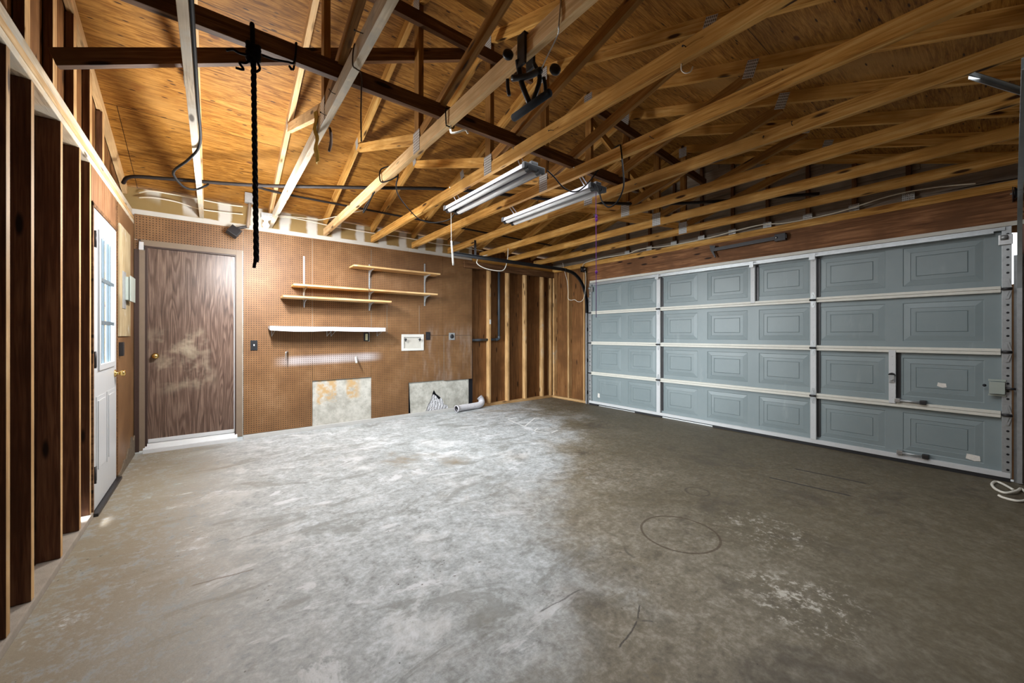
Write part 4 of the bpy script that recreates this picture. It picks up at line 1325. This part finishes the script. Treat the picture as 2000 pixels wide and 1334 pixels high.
SHZ = (2.142, 1.832, 1.682)
shelf(1.475, 2.735, SHZ[0], 0.24, 'topmost wooden shelf board, resting on the middle and right standards', (0.03, 0.05))
shelf(0.775, 2.690, SHZ[1], 0.24, 'longest wooden shelf board, carried by all three standards', (0.02, 0.03))
shelf(0.660, 1.965, SHZ[2], 0.28, 'lowest wooden shelf board, on the left and middle standards', (0.03, 0.0))
for (t, x, br) in std:
    for z_ in br:
        zt = min(SHZ, key=lambda q: abs(q - z_)) - 0.0015
        bm = bmesh.new()
        prism(bm, [(YB - 0.011, zt), (YB - 0.20, zt), (YB - 0.20, zt - 0.008), (YB - 0.12, zt - 0.016), (YB - 0.05, zt - 0.04), (YB - 0.018, zt - 0.10), (YB - 0.011, zt - 0.10)], 0.008, plane_x(x - 0.004))
        obj('bracket', wbm(bm, t), M['galv'], t)
o = tube('wire_hook', [(1.66, YB - 0.262, 1.875), (1.665, YB - 0.266, 1.83), (1.668, YB - 0.268, 1.76)], 0.003, M['twine'])
tag(o, 'short brown string hanging over the longest wooden shelf', 'string')
o = obj('wood_sliver', box(bmesh.new(), -0.11, 0.11, -0.008, 0.008, 0, 0.006, 0.001), M['shelf_wood'], None, Matrix.Translation((1.34, 5.32, 1.7042)))
tag(o, 'thin pale wood sliver lying on the lowest wooden shelf', 'sliver')
# white wrapped shelf on wire brackets
t = thing('white_shelf', 'sagging white wrapped shelf on thin wire brackets', 'shelf', (1.24, YB, 1.27))
bm = bmesh.new()
NX = 26
tops, bots = [], []
for i in range(NX + 1):
    u = i / NX
    x = 0.535 + (1.905 - 0.535) * u
    sag = 0.012 * math.sin(u * PI * 2.0) * (1 if u < 0.5 else 0.6)
    zt = 1.338 - 0.006 * u - abs(sag) * 0.1
    zb_ = zt - 0.050 - (0.012 * math.sin(min(1, u / 0.48) * PI) if u < 0.48 else 0.006 * math.sin((u - 0.48) / 0.52 * PI))
    yf = YB - 0.225
    tops.append([bm.verts.new((x, yf, zt)), bm.verts.new((x, YB - 0.004, zt))])
    bots.append([bm.verts.new((x, yf, zb_)), bm.verts.new((x, YB - 0.004, zb_ + 0.028))])
for i in range(NX):
    bm.faces.new((tops[i][0], tops[i + 1][0], tops[i + 1][1], tops[i][1]))
    bm.faces.new((bots[i][0], bots[i][1], bots[i + 1][1], bots[i + 1][0]))
    bm.faces.new((tops[i][0], bots[i][0], bots[i + 1][0], tops[i + 1][0]))
    bm.faces.new((tops[i][1], tops[i + 1][1], bots[i + 1][1], bots[i][1]))
bm.faces.new((tops[0][0], tops[0][1], bots[0][1], bots[0][0]))
bm.faces.new((tops[-1][0], bots[-1][0], bots[-1][1], tops[-1][1]))
obj('shelf_panel', wbm(bm, t), M['white_shelf'], t)
for x in (0.575, 1.20, 1.25, 1.86):
    bm = bmesh.new()
    add_tube(bm, [(x, YB - 0.003, 1.30), (x, YB - 0.005, 1.215)], 0.0035, 6, 1)
    add_tube(bm, [(x, YB - 0.005, 1.215), (x + 0.012, YB - 0.20, 1.285)], 0.0035, 6, 1)
    obj('wire_bracket', wbm(bm, t), M['galv'], t)
# the two hooks below
t = thing('pegboard_hook', 'bent grey metal hook on the pegboard left of the scuffed band', 'hook', (0.74, YB, 1.0), 'metal hooks on the pegboard')
bm = bmesh.new()
add_tube(bm, [(0.745, YB - 0.001, 1.022), (0.725, YB - 0.07, 1.022), (0.715, YB - 0.105, 1.020), (0.712, YB - 0.108, 1.0), (0.712, YB - 0.105, 0.955), (0.713, YB - 0.102, 0.93)], 0.011, 8, 4, radf=lambda i_, n_: 1.0 - 0.55 * i_ / n_)
obj('hook_arm', wbm(bm, t), M['zinc'], t, smooth=True)
t = thing('pegboard_hook', 'short white metal peg tilted on the pegboard below the white shelf end', 'hook', (1.57, YB, 0.87), 'metal hooks on the pegboard')
bm = bmesh.new()
add_tube(bm, [(1.575, YB - 0.001, 0.925), (1.555, YB - 0.055, 0.915), (1.545, YB - 0.12, 0.855)], 0.013, 8, 4)
obj('peg', wbm(bm, t), M['plastic_white'], t, smooth=True)

# ------------------------------------------------------------------ dryer hose on the floor
t = thing('dryer_hose', 'white corrugated dryer hose lying by the broken drywall', 'hose', (3.4, 5.45, 0))
P = smooth_path([(3.085, 5.415, 0.056), (3.22, 5.44, 0.056), (3.40, 5.455, 0.056), (3.54, 5.475, 0.060), (3.62, 5.525, 0.085), (3.640, 5.575, 0.135), (3.62, 5.60, 0.17)], 14)
bm = bmesh.new()
add_tube(bm, P, 0.052, 20, 1, caps=False, smooth=False, radf=lambda i_, n_: (1.0 if i_ % 2 else 0.90) if i_ > 4 else 1.0)
obj('corrugated_duct', wbm(bm, t), M['duct'], t)
lathe('coupler', [(0.046, 0.0), (0.055, 0.0), (0.055, 0.03), (0.047, 0.03), (0.046, 0.0)], (3.065, 5.411, 0.0565), (1, 0.18, 0), M['duct'], t)
lathe('damper_flap', [(0.0, 0.0), (0.044, 0.0), (0.044, 0.002), (0, 0.002)], (3.10, 5.418, 0.056), (1, 0.18, 0.7), M['black'], t)

# grey pipe on the open wall
t = thing('vent_pipe', 'dark grey elbow pipe fixed between the open back wall studs', 'pipe', (4.05, 5.63, 1.1))
tube('upright', [(4.055, 5.625, 2.44), (4.055, 5.625, 1.20)], 0.022, M['pvc'], t, 12, 1)
tube('elbow', [(4.055, 5.625, 1.21), (4.052, 5.625, 1.17), (4.02, 5.625, 1.152), (3.98, 5.625, 1.150)], 0.027, M['pvc'], t, 12, 5)
tube('stub', [(3.99, 5.625, 1.150), (3.845, 5.625, 1.148)], 0.022, M['pvc'], t, 12, 1)
tube('stub', [(3.800, 5.618, 1.148), (3.47, 5.618, 1.143)], 0.022, M['pvc'], t, 12, 1)
o = lbox('junction_plate', 3.808, 3.836, 5.556, 5.5645, 1.42, 1.50, M['plastic_white'], None, 0.001)
tag(o, 'small white tag on the first open stud', 'tag')

# ------------------------------------------------------------------ lights
t = thing('bare_bulb_light', 'lit bare bulb in a white lampholder at the top of the pegboard', 'bulb light', (0.485, 5.20, 2.50))
BZ = 2.482
bm = bmesh.new()
add_lathe(bm, [(0.0, -0.034), (0.014, -0.031), (0.026, -0.020), (0.031, -0.004), (0.029, 0.012), (0.020, 0.028), (0.014, 0.040), (0.0, 0.040)], axis_mat((0.482, 5.20, BZ), (0, 0, 1)), 20)
obj('bulb', wbm(bm, t), M['bulb'], t, smooth=True)
lathe('lampholder', [(0.0, 0.041), (0.018, 0.041), (0.022, 0.055), (0.050, 0.070), (0.055, 0.085), (0.0, 0.085)], (0.482, 5.20, BZ), (0, 0, 1), M['plastic_white'], t)
wbox('ceiling_box', 0.432, 0.5405, 5.15, 5.25, BZ + 0.0855, BZ + 0.130, M['galv'], t, 0.004)
# dark floodlight and sensor arm beside the bulb
t = thing('security_light', 'grey floodlight head on an arm beside the lit bulb', 'floodlight', (0.30, 5.30, 2.42))
bm = bmesh.new()
R_ = Matrix.Translation((0.190, 5.32, 2.385)) @ Matrix.Rotation(0.6, 4, 'Y') @ Matrix.Rotation(-0.3, 4, 'X')
box(bm, -0.055, 0.055, -0.035, 0.035, -0.05, 0.05, 0.006)
bmesh.ops.transform(bm, matrix=R_, verts=bm.verts[:])
obj('lamp_head', wbm(bm, t), M['dark_steel'], t)
bm = bmesh.new()
box(bm, -0.045, 0.045, -0.043, -0.0355, -0.04, 0.04, 0.003)
bmesh.ops.transform(bm, matrix=R_, verts=bm.verts[:])
obj('lens', wbm(bm, t), M['black'], t)
tube('arm', [(0.215, 5.32, 2.425), (0.31, 5.325, 2.462)], 0.016, M['dark_steel'], t, 10, 1)
tube('stem', [(0.315, 5.325, 2.45), (0.33, 5.325, 2.60), (0.338, 5.325, 2.74)], 0.017, M['brown_frame'], t, 10, 3)
wbox('mount_plate', 0.29, 0.385, 5.29, 5.36, 2.735, zb(5.36) + 0.093, M['galv'], t, 0.001)


def shop_light(x, y0, y1, z, label, chainx):
    t = thing('shop_light', label, 'shop light', (x, (y0 + y1) / 2, z), 'twin tube shop lights')
    bm = bmesh.new()
    prof = [(-0.098, 0.005), (-0.090, 0.040), (-0.030, 0.046), (-0.022, 0.066), (0.022, 0.066), (0.030, 0.046), (0.090, 0.040), (0.098, 0.005), (0.094, 0.005), (0.086, 0.036), (-0.086, 0.036), (-0.094, 0.005)]
    prism(bm, [(a, b) for a, b in prof], y1 - y0 - 0.06, Matrix.Translation((x, y0 + 0.03, z)) @ PY)
    obj('housing', wbm(bm, t), M['reflector'], t)
    for s_ in (-0.050, 0.050):
        tube('tube', [(x + s_, y0 + 0.031, z + 0.010), (x + s_, y1 - 0.031, z + 0.010)], 0.023, M['tube'], t, 16, 1)
    for yc in (y0 + 0.014, y1 - 0.014):
        bm = bmesh.new()
        box(bm, x - 0.100, x + 0.100, yc - 0.016, yc + 0.016, z + 0.000, z + 0.046, 0.006)
        box(bm, x - 0.032, x + 0.032, yc - 0.014, yc + 0.014, z + 0.046, z + 0.068, 0.003)
        for s_ in (-0.050, 0.050):
            add_lathe(bm, [(0.0, -0.022), (0.022, -0.022), (0.022, 0.022), (0, 0.022)], axis_mat((x + s_, yc, z + 0.008), (0, 1, 0)), 14)
        obj('end_cap', wbm(bm, t), M['black'], t)
    for yc in (y0 + 0.13, y1 - 0.13):
        bm = bmesh.new()
        for s_ in (-1, 1):
            n = 12
            a, b = Vector((x + s_ * 0.030, yc, z + 0.066)), Vector((chainx + s_ * 0.022, yc, CH + 0.085))
            for q in range(n):
                c0, c1 = a.lerp(b, q / n), a.lerp(b, (q + 1.25) / n)
                off = Vector((0, 0.0035, 0)) if q % 2 else Vector((0.0035 * s_, 0, 0))
                add_tube(bm, [c0 + off, c1 + off], 0.0016, 5, 1)
                add_tube(bm, [c0 - off, c1 - off], 0.0016, 5, 1)
        add_tube(bm, [(chainx - 0.022, yc, CH + 0.086), (chainx, yc, CH + 0.094), (chainx + 0.022, yc, CH + 0.086)], 0.002, 5, 4)
        obj('chain', wbm(bm, t), M['zinc'], t)
    return t


sl = shop_light(1.875, 2.150, 3.385, 2.440, 'twin tube shop light hung under the fourth truss, the one with a white pull cord', TX[3])
tube('pull_cord', [(1.868, 3.40, 2.44), (1.872, 3.405, 2.30), (1.874, 3.405, 2.16)], 0.0025, M['cord_white'], sl, 6, 2)
tube('pull_handle', [(1.873, 3.405, 2.165), (1.882, 3.402, 2.05), (1.892, 3.40, 1.925)], 0.009, M['plastic_white'], sl, 8, 3)
sl2 = shop_light(2.545, 2.110, 3.345, 2.440, 'twin tube shop light hung under the fifth truss, the one with a purple string', TX[4])
pt = tube('pull_string', [(2.545, 2.140, 2.43), (2.545, 2.138, 1.9), (2.546, 2.138, 1.38)], 0.0028, M['purple'], sl2, 6, 2)
bm = bmesh.new()
for z_ in (2.225, 2.20, 1.76):
    add_lathe(bm, [(0, -0.02), (0.010, -0.008), (0.012, 0.004), (0, 0.02)], axis_mat((2.548, 2.138, z_), (0, 0, 1)), 8)
obj('knots', wbm(bm, pt), M['purple'], pt)

# ------------------------------------------------------------------ cables, rope, cords
def cable(name, pts, r, mat, label, cat, group=None, seg=7, n=6):
    return tag(tube(name, pts, r, mat, None, seg, n), label, cat, group)


cable('gas_pipe', [(-0.655, 5.06, 2.648), (-0.58, 4.88, 2.665), (-0.33, 4.74, 2.664), (0.33, 4.42, 2.662), (1.19, 3.83, 2.662), (1.90, 3.35, 2.662), (2.9, 2.95, 2.662), (3.75, 2.45, 2.662), (4.3, 1.9, 2.662), (4.85, 1.2, 2.662)], 0.016, M['conduit'],
      'long dark pipe lying diagonally on top of the bottom chords', 'pipe', seg=10)
cable('dark_cable', [(0.35, 5.02, 2.845), (0.60, 5.02, 2.822), (1.2, 5.02, 2.822), (2.25, 5.02, 2.824), (3.3, 5.02, 2.822), (4.8, 5.02, 2.822)], 0.0125, M['conduit'],
      'straight dark conduit fixed under the far rafters', 'conduit', seg=10)
cable('black_cable', [(-0.066, 1.0, 2.560), (-0.066, 1.95, 2.558), (-0.066, 2.8, 2.556), (-0.067, 3.40, 2.545), (-0.13, 3.62, 2.50), (-0.225, 3.85, 2.47), (-0.232, 4.02, 2.47), (-0.19, 4.25, 2.475), (-0.12, 4.36, 2.50), (-0.05, 4.34, 2.54), (-0.03, 4.40, 2.58)], 0.009, M['cable_black'],
      'black cable running down the leftmost bottom chord and looping to the pipe', 'cable', 'cables in the roof')
for pts, lab in (([(-0.60, 5.52, 2.70), (-0.5, 5.47, 2.725), (-0.36, 5.48, 2.730), (-0.15, 5.47, 2.724), (0.117, 5.48, 2.718), (0.28, 5.46, 2.72)], 'upper cream cable along the wall top left of the bulb'),
                 ([(-0.60, 5.50, 2.645), (-0.48, 5.45, 2.655), (-0.30, 5.45, 2.650), (-0.12, 5.46, 2.615), (0.08, 5.47, 2.62), (0.28, 5.45, 2.628)], 'lower cream cable along the wall top left of the bulb'),
                 ([(0.575, 5.40, 2.650), (0.80, 5.44, 2.675), (1.0, 5.44, 2.668), (1.20, 5.44, 2.655), (1.55, 5.44, 2.648), (1.80, 5.44, 2.648), (2.10, 5.43, 2.652), (2.40, 5.43, 2.650), (2.70, 5.44, 2.64), (3.10, 5.44, 2.65), (3.6, 5.44, 2.64)], 'cream cable along the wall top right of the bulb')):
    cable('house_cable', pts, 0.006, M['cable_white'], lab, 'cable', 'cream cables along the wall top')
cable('house_cable', [(0.60, 5.37, 2.660), (0.95, 5.40, 2.690), (1.10, 5.38, 2.70), (1.35, 5.12, 2.76), (1.50, 4.95, 2.79)], 0.005, M['cable_white'], 'cream cable leaving the bulb toward the far rafters', 'cable', 'cream cables along the wall top')
cable('header_cable', [(5.24, 4.70, 2.43), (5.27, 4.72, 2.50), (5.285, 4.60, 2.535), (5.285, 4.26, 2.552), (5.29, 3.80, 2.538), (5.29, 3.56, 2.572), (5.29, 3.05, 2.537), (5.29, 2.53, 2.541), (5.29, 2.14, 2.566), (5.29, 1.86, 2.575), (5.29, 1.6, 2.538), (5.29, 1.15, 2.545), (5.29, 0.75, 2.605), (5.29, 0.45, 2.60), (5.29, 0.2, 2.56)], 0.006, M['cable_white'],
      'white cable waving along the plate above the garage header', 'cable', 'cables in the roof')
cable('loop_wire', [(5.03, 5.00, 2.538), (5.02, 4.95, 2.40), (5.02, 4.88, 2.20), (5.01, 4.845, 2.0), (5.0, 4.835, 1.88), (5.0, 4.77, 1.845), (5.02, 4.70, 1.85), (5.06, 4.66, 1.815), (5.10, 4.615, 1.82), (5.13, 4.58, 1.88), (5.16, 4.58, 1.98), (5.2, 4.60, 2.2), (5.22, 4.63, 2.36)], 0.0042, M['cord_white'],
      'thin white wire hanging in a loop beside the left door track', 'wire')
cable('lamp_cable', [(2.00, 2.15, 2.475), (2.10, 2.18, 2.46), (2.25, 2.22, 2.42), (2.36, 2.20, 2.41), (2.42, 2.14, 2.46), (2.44, 2.02, 2.56), (2.43, 1.90, 2.645), (2.405, 1.80, 2.652), (2.372, 1.76, 2.60), (2.37, 1.745, 2.48), (2.37, 1.735, 2.32), (2.37, 1.79, 2.22), (2.38, 1.88, 2.205), (2.40, 1.96, 2.28), (2.45, 2.03, 2.40), (2.48, 2.09, 2.47)], 0.0055, M['cable_black'],
      'black cord linking the two shop lights and looping over a chord', 'cord', 'cables in the roof')
cable('lamp_cable', [(1.92, 3.40, 2.46), (1.96, 3.62, 2.44), (1.92, 3.92, 2.47), (1.80, 3.98, 2.50), (1.62, 3.82, 2.52), (1.36, 3.45, 2.50), (1.24, 3.22, 2.50), (1.21, 3.10, 2.56), (1.205, 3.22, 2.66), (1.15, 3.34, 2.66), (1.148, 3.34, 2.56), (1.17, 3.22, 2.53), (1.215, 3.12, 2.55)], 0.0055, M['cable_black'],
      'black cord from the first shop light coiled round the third truss', 'cord', 'cables in the roof')
cable('cable_loop', [(1.17, 3.56, 2.538), (1.165, 3.66, 2.50), (1.16, 3.80, 2.47), (1.16, 3.86, 2.42), (1.165, 3.74, 2.46), (1.17, 3.60, 2.538)], 0.006, M['cable_black'],
      'small black cord loop hanging below the third truss', 'cord', 'cables in the roof')
cable('floor_rope', [(5.00, 0.00, 0.012), (5.14, 0.055, 0.010), (5.16, 0.09, 0.010), (5.05, 0.105, 0.010), (4.92, 0.085, 0.010), (4.85, 0.035, 0.012), (4.95, -0.02, 0.022), (5.08, -0.04, 0.012), (4.92, -0.07, 0.010), (4.77, -0.06, 0.010), (4.69, -0.02, 0.010), (4.70, 0.04, 0.010), (4.74, 0.065, 0.010)], 0.0095, M['cord_white'],
      'white rope heaped on the floor by the right door track', 'rope')
cable('white_wire', [(3.18, 4.70, 2.40), (3.05, 4.71, 2.35), (3.00, 4.70, 2.26), (3.15, 4.70, 2.20), (3.40, 4.70, 2.19), (3.50, 4.70, 2.24), (3.55, 4.70, 2.40), (3.56, 4.70, 2.55)], 0.006, M['cord_white'],
      'white wire drooping from the far end of the black door track', 'wire')

# the black rope with its knot and frayed strands
t = thing('climbing_rope', 'thick black rope hanging from the brace board near the left wall', 'rope', (0.16, 2.25, 2.65))
bm = bmesh.new()
L0, L1 = 2.57, 1.585
for s_ in range(3):
    pts = []
    for i in range(110):
        u = i / 109
        a = u * 64 + s_ * 2 * PI / 3
        pts.append((0.155 + 0.012 * u + 0.006 * math.cos(a), 2.222 + 0.006 * math.sin(a), L0 + (L1 - L0) * u))
    add_tube(bm, pts, 0.0065, 6, 1, smooth=False)
obj('rope_strand', wbm(bm, t), M['rope'], t, smooth=True)
bm = bmesh.new()
for k in range(5):
    a = k * 1.1
    add_tube(bm, [(0.155 + 0.022 * math.cos(a + q * 1.05), 2.222 + 0.018 * math.sin(a + q * 1.05), 2.555 + 0.014 * k + 0.010 * math.sin(q * 2.1 + k)) for q in range(7)], 0.011, 7, 4)
add_tube(bm, [(0.153, 2.234, 2.60), (0.152, 2.238, 2.72), (0.152, 2.27, 2.740), (0.152, 2.302, 2.72), (0.153, 2.300, 2.625), (0.153, 2.25, 2.617)], 0.010, 7, 4)
obj('knot', wbm(bm, t), M['rope'], t, smooth=True)
for pts in ([(0.145, 2.215, 2.56), (0.10, 2.20, 2.545), (0.075, 2.20, 2.55), (0.05, 2.20, 2.535)], [(0.15, 2.21, 2.55), (0.125, 2.20, 2.51), (0.10, 2.20, 2.50), (0.115, 2.20, 2.475), (0.085, 2.20, 2.47)],
            [(0.165, 2.21, 2.55), (0.18, 2.205, 2.51), (0.165, 2.20, 2.485), (0.15, 2.20, 2.48)]):
    tube('frayed_end', pts, 0.0055, M['rope'], t, 6, 5)
tube('rope_tail', [(0.168, 2.222, 1.60), (0.160, 2.222, 1.575), (0.158, 2.222, 1.555)], 0.008, M['rope'], t, 6, 3)
cable('dark_twine', [(0.192, 2.225, 2.588), (0.24, 2.24, 2.60), (0.30, 2.240, 2.612), (0.33, 2.240, 2.625), (0.34, 2.241, 2.72), (0.34, 2.27, 2.735), (0.342, 2.298, 2.72), (0.335, 2.296, 2.622), (0.31, 2.25, 2.60), (0.318, 2.242, 2.58)], 0.005, M['rope'],
      'black cord tied round the brace board right of the rope knot', 'cord')
cable('twine', [(0.575, 1.95, 2.60), (0.582, 1.93, 2.64), (0.562, 1.93, 2.637), (0.537, 1.93, 2.62), (0.536, 1.95, 2.54), (0.56, 1.97, 2.538), (0.585, 1.98, 2.53), (0.588, 1.99, 2.44), (0.586, 1.99, 2.33), (0.588, 1.99, 2.20)], 0.0035, M['twine'],
      'dark twine wrapped on the second truss with a long hanging end', 'twine')
bm = bmesh.new()
rnd = random.Random(5)
q0 = None
for i in range(13):
    u = i / 12
    z_ = 2.69 - 0.34 * u
    y_ = 2.80 - 0.05 * u + 0.008 * math.sin(i * 1.7)
    w_ = 0.038 + 0.010 * math.sin(i * 0.9)
    xx = 0.535 + 0.006 * math.sin(i * 1.2)
    r_ = [bm.verts.new((xx, y_ - w_, z_)), bm.verts.new((xx - 0.012, y_, z_)), bm.verts.new((xx, y_ + w_, z_)), bm.verts.new((xx + 0.003, y_ + w_, z_)), bm.verts.new((xx - 0.008, y_, z_)), bm.verts.new((xx + 0.003, y_ - w_, z_))]
    if q0:
        for k in range(6):
            bm.faces.new((q0[k], q0[(k + 1) % 6], r_[(k + 1) % 6], r_[k]))
    else:
        bm.faces.new(r_)
    q0 = r_
bm.faces.new(q0[::-1])
o = obj('yellow_strip', bm, M['yellow'])
tag(o, 'crumpled yellow strip stuck on the second truss', 'yellow strip')
cable('tape_scrap', [(0.590, 2.66, 2.55), (0.595, 2.64, 2.50), (0.590, 2.63, 2.44), (0.585, 2.65, 2.40), (0.598, 2.655, 2.46), (0.592, 2.66, 2.54)], 0.008, M['twine'],
      'curled dark scrap hanging under the second truss beside the yellow strip', 'scrap')
cable('cord_tie', [(1.152, 2.16, 2.545), (1.150, 2.16, 2.64), (1.178, 2.16, 2.641), (1.206, 2.16, 2.64), (1.206, 2.16, 2.545), (1.178, 2.155, 2.535), (1.15, 2.16, 2.54)], 0.004, M['cable_black'],
      'black cord tied round the third truss left of the bike hoist', 'cord')
cable('screw_hook', [(1.18, 2.155, 2.546), (1.18, 2.150, 2.50), (1.20, 2.11, 2.49), (1.235, 2.07, 2.50), (1.25, 2.06, 2.48)], 0.006, M['cord_white'],
      'white wire hook under the third truss left of the bike hoist', 'hook', 'hooks under the trusses')
cable('screw_hook', [(1.795, 0.98, 2.546), (1.795, 0.98, 2.515), (1.80, 0.965, 2.495), (1.81, 0.945, 2.495), (1.815, 0.935, 2.515)], 0.0035, M['cord_white'],
      'small white screw hook under the fourth truss', 'hook', 'hooks under the trusses')

# ------------------------------------------------------------------ bike hoist clamped on the third truss
t = thing('bike_hoist', 'black folding bike hoist with a dark foam arm clamped on a truss', 'bike hoist', (1.178, 1.40, CH))
XH = TX[2]
bm = bmesh.new()
box(bm, XH - 0.034, XH - 0.020, 1.385, 1.440, 2.50, 2.645, 0.004)
box(bm, XH + 0.020, XH + 0.034, 1.385, 1.440, 2.50, 2.645, 0.004)
box(bm, XH - 0.034, XH + 0.034, 1.385, 1.440, 2.636, 2.648, 0.003)
obj('clamp', wbm(bm, t), M['black'], t)
bm = bmesh.new()
add_tube(bm, [(XH - 0.030, 1.44, 2.54), (XH - 0.005, 1.44, 2.44), (XH + 0.01, 1.40, 2.33)], 0.013, 8, 4)
add_tube(bm, [(XH + 0.028, 1.39, 2.52), (XH + 0.030, 1.35, 2.43), (XH + 0.015, 1.385, 2.33)], 0.011, 8, 4)
add_tube(bm, [(XH - 0.036, 1.475, 2.47), (XH + 0.0, 1.40, 2.455), (XH + 0.02, 1.33, 2.455)], 0.015, 8, 4)
obj('fork_arms', wbm(bm, t), M['black'], t, smooth=True)
tube('lever', [(XH - 0.045, 1.50, 2.475), (XH - 0.040, 1.505, 2.44), (XH - 0.035, 1.50, 2.40)], 0.009, M['dark_steel'], t, 8, 4)
tube('lever', [(XH + 0.05, 1.345, 2.44), (XH + 0.055, 1.34, 2.40), (XH + 0.052, 1.335, 2.35)], 0.009, M['black'], t, 8, 4)
for (x_, y_, z_) in ((XH - 0.05, 1.49, 2.585), (XH + 0.065, 1.285, 2.45)):
    lathe('clamp_knob', [(0.0, -0.012), (0.020, -0.012), (0.026, -0.004), (0.026, 0.008), (0.018, 0.014), (0.0, 0.014)], (x_, y_, z_), (-0.4, -0.9, 0.1), M['black'], t)
bm = bmesh.new()
add_lathe(bm, [(0.0, -0.120), (0.014, -0.120), (0.018, -0.115), (0.018, 0.115), (0.014, 0.120), (0.0, 0.120)], axis_mat((XH + 0.005, 1.385, 2.310), (0.12, -1, 0.10)), 16)
obj('foam_arm', wbm(bm, t), M['foam'], t, smooth=True)
tube('wire_tie', [(XH - 0.021, 1.16, 2.64), (XH - 0.024, 1.17, 2.54), (XH, 1.20, 2.53), (XH + 0.01, 1.27, 2.49), (XH + 0.02, 1.33, 2.46)], 0.003, M['zinc'], t, 6, 4)

# a few bent nails on the chord sides
NAILS = [(1, 1.80, 2.60), (1, 2.30, 2.57), (1, 2.52, 2.55), (3, 0.95, 2.60), (3, 1.85, 2.58), (4, 1.5, 2.575), (5, 0.88, 2.60), (5, 1.05, 2.585), (5, 2.05, 2.58), (6, 3.0, 2.585)]
nb = None
for i, (k, y, z) in enumerate(NAILS):
    x = TX[k] - W / 2
    if nb is None:
        bm = add_tube(bmesh.new(), [(0.004, 0, 0), (-0.02, 0.004, 0.0), (-0.034, 0.012, 0.006)], 0.0022, 5, 3)
        add_lathe(bm, [(0.0, 0.0), (0.005, 0.0), (0.005, 0.002), (0.0, 0.002)], axis_mat((-0.034, 0.012, 0.006), (-0.7, 0.5, 0.3)), 8)
        nb = obj('bent_nail', bm, M['dark_steel'])
        n_ = nb
    else:
        n_ = nb.copy()
        COL.objects.link(n_)
    n_.location = (x, y, z)
    n_.rotation_euler = (i * 1.3, 0, 0)
    tag(n_, 'small bent nail sticking out of a truss bottom chord', 'nail', 'bent nails in the chords')
